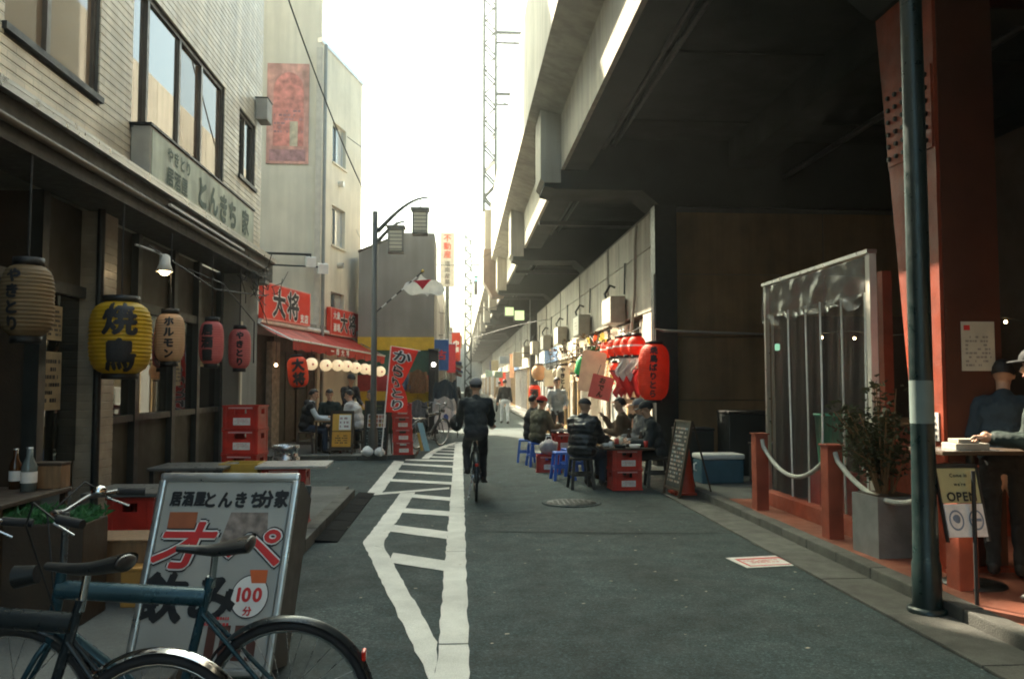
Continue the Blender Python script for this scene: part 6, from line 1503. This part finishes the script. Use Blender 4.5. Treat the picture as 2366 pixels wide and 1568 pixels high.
    if cap:
        cc = MB(); vs = []
        for i in range(7):
            th = math.pi * .53 * i / 6
            for j in range(20):
                ph = 2 * math.pi * j / 20; vs.append(H(.094 * math.sin(th) * math.cos(ph), -.010 + .116 * math.sin(th) * math.sin(ph), .045 + .092 * math.cos(th)))
        cc.add(vs, [(i * 20 + j, (i + 1) * 20 + j, (i + 1) * 20 + (j + 1) % 20, i * 20 + (j + 1) % 20) for i in range(6) for j in range(20)], None, True)
        if capbrim: cc.ell(H(0, .12, .045), (.075, .065, .010), 14, 6, rot=hr)
        cc.build('cap', cap, t, False)
    return t
def cl_(name, c, **k): return mat(name, c, .85, var=.18, scale=8, bump=.25, bscale=50, coords='object', **k)
c_black = cl_('cloth_black', (.014, .015, .016)); c_puff = mat('puffer_black', (.013, .016, .019), .42, var=.15, coords='object'); c_denim = cl_('jeans', (.03, .045, .075)); c_grey = cl_('sweat_grey', (.40, .40, .40)); c_olive = cl_('jacket_olive', (.085, .075, .045)); c_brown = cl_('jacket_brown', (.11, .065, .035)); c_pale = cl_('shirt_pale', (.45, .50, .54)); c_dgreen = cl_('jacket_green', (.012, .026, .022)); c_bluej = cl_('jacket_blue', (.02, .036, .05)); c_tan = cl_('tan', (.40, .32, .22))
cap_red = cl_('cap_red', (.55, .02, .02)); cap_dark = cl_('cap_dark', (.018, .02, .022)); cap_grey = cl_('cap_grey', (.16, .16, .17)); cap_navy = cl_('cap_navy', (.02, .025, .035))
# the cyclist: hip on the saddle, hands on the bars
person('cyclist in a dark jacket and grey cap seen from behind riding away', (.23, 11.12, 0), 0, True, .30, {-1: (-.25, .55, 1.06), 1: (.25, .55, 1.06)}, {-1: (-.12, .12, .42), 1: (.12, .40, .26)}, (0, .05), cl_('jacket_cyclist', (.020, .027, .030)), cl_('trousers_dark', (.022, .024, .028)), .14, 'short', cap_grey, scale=.95, hip=.97, capbrim=False, arm_r=.06)
hm = thing('handlebar_cover', 'black padded handlebar cover at the left grip of the ridden bicycle', 'handlebar cover', (-.04, 11.68, 1.03)); b_ = MB(); b_.ell((0, 0, 0), (.10, .14, .12), 16, 10); b_.v = [tuple(Vector(v) * (1 + .12 * noise.noise(Vector(v) * 15))) for v in b_.v]; b_.build('cover', c_black, hm, False); MB().tube([(.0, -.13, .03), (.0, -.15, 0), (0, -.13, -.04)], .01, 6).build('cuff', c_grey, hm, False)
# stall diners
person('diner in a black puffer jacket seated with back turned at the stall table', (1.86, 12.2, 0), R(-38), True, .16, {-1: (-.1, .42, .72), 1: (.2, .44, .74)}, None, (R(-5), R(-8)), c_puff, c_denim, .52, None, cl_('beanie_dark', (.03, .032, .035)), .47, capbrim=False, quilt=True)
person('diner in dark clothes seated beyond the puffer jacket diner', (1.93, 13.1, 0), R(-75), True, .2, {-1: (-.1, .40, .74), 1: (.2, .4, .74)}, None, (R(10), R(-10)), c_black, c_denim, .25, 'short', None, .46)
person('diner in a dark flat cap leaning over the stall table from the right', (3.06, 12.16, 0), R(82), True, .30, {-1: (-.15, .42, .70), 1: (.10, .46, .70)}, None, (R(5), R(-18)), cl_('coat_dark', (.022, .028, .03)), c_black, .22, 'short', cap_dark, .45)
person('older diner in a peaked cap seated behind the flat cap diner', (3.08, 13.0, 0), R(95), True, .22, None, None, (0, R(-10)), cl_('coat_grey', (.13, .13, .13)), c_black, .2, 'short', cap_grey, .46)
person('diner in brown facing left at the back of the stall table', (2.92, 13.9, 0), R(70), True, .18, {-1: (-.1, .38, .78), 1: (.1, .42, 1.0)}, None, (R(15), R(-4)), c_brown, c_black, .12, 'short', None, .46)
person('diner in a red cap and olive jacket seated on a blue stool', (1.50, 15.5, 0), R(-55), True, .18, {-1: (-.1, .42, .74), 1: (.2, .42, .78)}, None, (R(-10), R(-8)), c_olive, c_black, .3, 'short', cap_red, .46, capbrim=False)
person('dark haired diner seated behind the red cap diner', (1.42, 16.3, 0), R(-80), True, .12, None, None, (R(0), R(-5)), c_black, c_black, .2, 'short', None, .46)
person('stall worker in a grey shirt standing by the cream lantern', (2.35, 19.2, .0), R(170), False, .10, {-1: (-.2, .3, 1.05), 1: (.2, .32, 1.0)}, None, (R(20), R(-12)), cl_('shirt_grey', (.22, .24, .24)), c_black, .0, 'short')
person('stall cook standing under the cloths behind the diners', (3.55, 16.1, .06), R(120), False, .12, {-1: (-.2, .3, 1.1), 1: (.2, .32, 1.15)}, None, (R(15), R(-15)), c_tan, c_black, .0, 'short')
# terrace diners
person('diner in a dark vest with pale sleeves seated left of the terrace table', (-3.36, 17.78, .09), R(-82), True, .26, {-1: (-.1, .46, .74), 1: (.15, .5, .70)}, None, (R(-8), R(-12)), c_black, c_denim, .3, 'short', None, .46, scale=1.03, vest=c_pale, hood=True)
person('diner in a grey sweatshirt leaning over the terrace table from the right', (-2.22, 17.95, .09), R(72), True, .36, {-1: (-.2, .42, .70), 1: (.12, .46, .72)}, None, (R(12), R(-15)), c_grey, c_denim, .34, 'short', None, .46, scale=1.03)
person('diner in dark clothes seated at the back of the terrace table', (-2.95, 18.7, .09), R(175), True, .2, None, None, (R(20), R(-20)), c_dgreen, c_black, .2, 'short', None, .46, scale=1.02)
person('waiter in black bending over the terrace behind the table', (-2.70, 19.6, .09), R(215), False, .28, {-1: (-.2, .4, 1.0), 1: (.2, .42, .95)}, None, (0, R(-20)), c_black, c_black, .02, 'short', cap_dark, capbrim=False)
person('diner half hidden behind the lamp post on the terrace', (-1.95, 18.9, .09), R(100), True, .15, None, None, (0, R(-8)), c_black, c_black, .02, 'short')
# people at the right edge
person('person in a dark green jacket and cap standing at right by the high table', (3.95, 5.12, .096), R(62), False, .10, {-1: (-.12, .36, 1.14), 1: (.12, .34, 1.12)}, None, (R(25), R(-6)), c_dgreen, c_black, .12, 'short', cap_dark, vox=.014, capbrim=True)
person('person in a blue jacket bending over the high table at right', (4.22, 6.0, .096), R(-38), False, .45, {-1: (-.15, .36, 1.10), 1: (.12, .40, 1.08)}, None, (R(0), R(-20)), c_bluej, c_black, .10, 'short', vox=.014)
# far pedestrians
PD = [(1.75, 31, R(8), c_black, c_pale, 'pedestrian in a dark jacket and pale trousers on the sunny far pavement', 1), (.55, 40, R(180), c_black, c_black, 'dark pedestrian farther down the middle of the street', 1), (2.2, 44, R(20), c_tan, c_black, 'pedestrian in tan far along the shop row', .98), (-.2, 36, R(10), c_black, c_denim, 'dark pedestrian by the far left shops', 1), (1.2, 55, 0, c_grey, c_black, 'tiny pedestrian in grey at the far end of the street', 1)]
for x, y, rz, tp, bt, lb, s in PD:
    person(lb, (x, y, .004 if x < 2.85 else .06), rz, False, .04, {-1: (-.26, .10, .84), 1: (.26, -.05, .84)}, {-1: (-.09, .22, .07), 1: (.09, -.18, .10)}, (0, 0), tp, bt, .02, 'short', vox=.024, scale=s, face=False, group='pedestrians down the street')

# ================================================================ HIGH TABLE, OPEN SIGN, PLANTER
ht = thing('high_table', 'narrow high table with papers at the right edge', 'table', (3.80, 5.85, .096))
MB().bbox(-.30, .42, -.22, .22, .98, 1.01, .006).build('top', wood_dark, ht, False); MB().tube([(0.05, 0, 0), (.05, 0, .98)], .03).build('leg', dark_steel, ht, False); MB().lathe([(.22, 0), (.22, .015), (.03, .03)], 20, cx=.05).build('foot', dark_steel, ht, False)
pp = thing('paper_stack', 'stack of white papers and a tray on the high table', 'papers', (3.78, 5.78, 1.107)); MB().bbox(-.14, .12, -.09, .09, 0, .05, .006).bbox(-.10, .06, -.06, .07, .051, .08, .004).build('papers', mat('paper_dull', (.34, .31, .26), .7), pp, False); MB().bbox(-.24, .2, -.14, .12, -.001, .0, .0005).build('tray', steel, pp, False)
os_ = thing('open_sign', 'black stand with a cream OPEN sign and a white sheet below the high table', 'sign', (3.42, 5.3, .02))
MO = Matrix.Rotation(R(-6), 4, 'X') @ fm((.10, -.05, 0), (1, .12, 0), (-.06, .06, 1))
MB().bbox(-.16, .15, .76, 1.00, -.015, 0, .004, MO).build('panel', mat('sign_cream', (.40, .36, .18), .6, var=.1), os_, False)
MB().bbox(-.15, .16, .53, .755, -.012, .003, .004, MO).build('panel', label_white, os_, False)
fr2 = MB(); fr2.box(-.17, -.16, .5, 1.03, -.02, .006, MO).box(.15, .165, .5, 1.03, -.02, .006, MO).box(-.17, .165, 1.0, 1.03, -.02, .006, MO); fr2.build('frame', black, os_, False)
lettering('OPEN', .085, ink, MO @ Matrix.Translation((0, .805, 0)), os_, .003, False, bold=.03); lettering('Come in', .035, ink, MO @ Matrix.Translation((0, .95, 0)), os_, .003, False); lettering("we're", .035, ink, MO @ Matrix.Translation((0, .89, 0)), os_, .003, False)
rg = MB()
for cx in (-.075, .08):
    for a in range(20):
        a0 = 2 * math.pi * a / 20; a1 = 2 * math.pi * (a + 1) / 20
        rg.add([(cx + .058 * math.cos(a0), .645 + .07 * math.sin(a0), .005), (cx + .058 * math.cos(a1), .645 + .07 * math.sin(a1), .005), (cx + .046 * math.cos(a1), .645 + .057 * math.sin(a1), .005), (cx + .046 * math.cos(a0), .645 + .057 * math.sin(a0), .005)], [(0, 1, 2, 3)], MO)
rg.add([(.04, .635, .005), (.12, .635, .005), (.12, .655, .005), (.04, .655, .005)], [(0, 1, 2, 3)], MO); rg.ell(MO @ Vector((-.075, .65, .004)), (.03, .004, .035), 8, 6); rg.build('print', mat('print_greyblue', (.16, .2, .26), .6), os_, False)
MB().tube([(.1, .02, 0), (.1, .02, .98)], .014, 8).build('pole', black, os_, False); MB().lathe([(.17, 0), (.17, .012), (.02, .025)], 20, cx=.1, cy=.02).build('foot', black, os_, False)
ptr = thing('planter', 'leafy shrub in a grey square planter beside the vinyl curtain', 'plant', (3.78, 6.95, .096), R(4))
MB().prism([(-.20, -.2), (.20, -.2), (.20, .2), (-.20, .2)], 'z', 0, .52).build('pot', mat('pot_grey', (.17, .17, .165), .8, var=.15, bump=.2), ptr, False)
MB().box(-.17, .17, -.17, .17, .521, .53).build('soil', wood_dark, ptr, False)
st_ = MB(); lf = MB(); rnd = random.Random(21)
for i in range(26):
    a = rnd.uniform(0, 6.28); rr = rnd.uniform(.05, .55); top_ = Vector((math.cos(a) * rr * .75, math.sin(a) * rr, rnd.uniform(.9, 1.5))); base = Vector((math.cos(a) * .06, math.sin(a) * .06, .52)); mid = base.lerp(top_, .5) + Vector((0, 0, .12))
    st_.tube([base, mid, top_], [.010, .007, .004], 5)
    for q in range(52):
        u = rnd.uniform(.22, 1.0); p = base.lerp(mid, u * 2) if u < .5 else mid.lerp(top_, u * 2 - 1)
        p = p + Vector((rnd.gauss(0, .06), rnd.gauss(0, .06), rnd.gauss(0, .05))); dv = Vector((rnd.gauss(0, 1), rnd.gauss(0, 1), rnd.gauss(.1, .6))).normalized(); sd_ = dv.cross(Vector((rnd.random(), rnd.random(), 1))).normalized(); l = rnd.uniform(.045, .08)
        up_ = dv.cross(sd_) * .006
        lf.add([p, p + dv * l * .5 + sd_ * l * .34 + up_, p + dv * l, p + dv * l * .5 - sd_ * l * .34 + up_], [(0, 1, 2, 3)])
st_.build('stem', wood, ptr, False); o = lf.build('foliage', mat('leaf', (.042, .050, .022), .5, var=.4, scale=30, transl=.2), ptr, False); o['kind'] = 'stuff'
# green plant trough on the pavement at left
pt = thing('plant_trough', 'wooden trough of low green plants behind the parked bicycles', 'plant', (-2.62, 5.35, .11))
MB().bbox(-.3, .3, -.18, .18, 0, .62, .012).build('trough', wood_dark, pt, False)
lf = MB(); rnd = random.Random(5)
for i in range(900):
    p = Vector((rnd.uniform(-.29, .29), rnd.uniform(-.17, .17), .62)); dv = Vector((rnd.gauss(0, .5), rnd.gauss(0, .5), 1)).normalized(); sd_ = dv.cross(Vector((rnd.random(), rnd.random(), .3))).normalized(); l = rnd.uniform(.04, .13)
    lf.add([p - sd_ * .005, p + sd_ * .005, p + dv * l * .6 + sd_ * .007, p + dv * l + Vector((rnd.gauss(0, .02), 0, -.02))], [(0, 1, 2, 3)])
o = lf.build('foliage', mat('grass_green', (.03, .12, .035), .6, var=.4, scale=20, transl=.2), pt, False); o['kind'] = 'stuff'
# small wooden stools / boxes behind the signboard at left
for i, (x, y, z, w, d, h, m, lb) in enumerate(((-2.35, 5.9, .11, .42, .36, .42, wood, 'wooden box behind the left edge of the signboard'), (-2.05, 5.75, .11, .40, .36, .26, mat('box_orange', (.42, .20, .04), .6), 'low orange wooden box beside the signboard'))):
    t = thing('wooden_box', lb, 'box', (x, y, z)); MB().bbox(-w / 2, w / 2, -d / 2, d / 2, 0, h - .02, .01).build('body', m, t, False); MB().bbox(-w / 2 - .01, w / 2 + .01, -d / 2 - .01, d / 2 + .01, h - .019, h, .005).build('lid', m, t, False)
COL.objects.unlink(_to); bpy.data.objects.remove(_to)

# ================================================================ HAZE VOLUME, ADDED TO IMITATE LENS FLARE
hm_ = bpy.data.materials.new('flare_haze'); hm_.use_nodes = True; N = hm_.node_tree.nodes; L = hm_.node_tree.links
N.remove(N['Principled BSDF']); pv = N.new('ShaderNodeVolumePrincipled')
pv.inputs['Color'].default_value = (.95, .93, .88, 1); pv.inputs['Density'].default_value = 0.0021; pv.inputs['Anisotropy'].default_value = 0.84
L.new(pv.outputs[0], N['Material Output'].inputs['Volume'])
hz_ = MB().box(-215, 215, -215, 215, -1, 24).build('haze', hm_); hz_['kind'] = 'stuff'
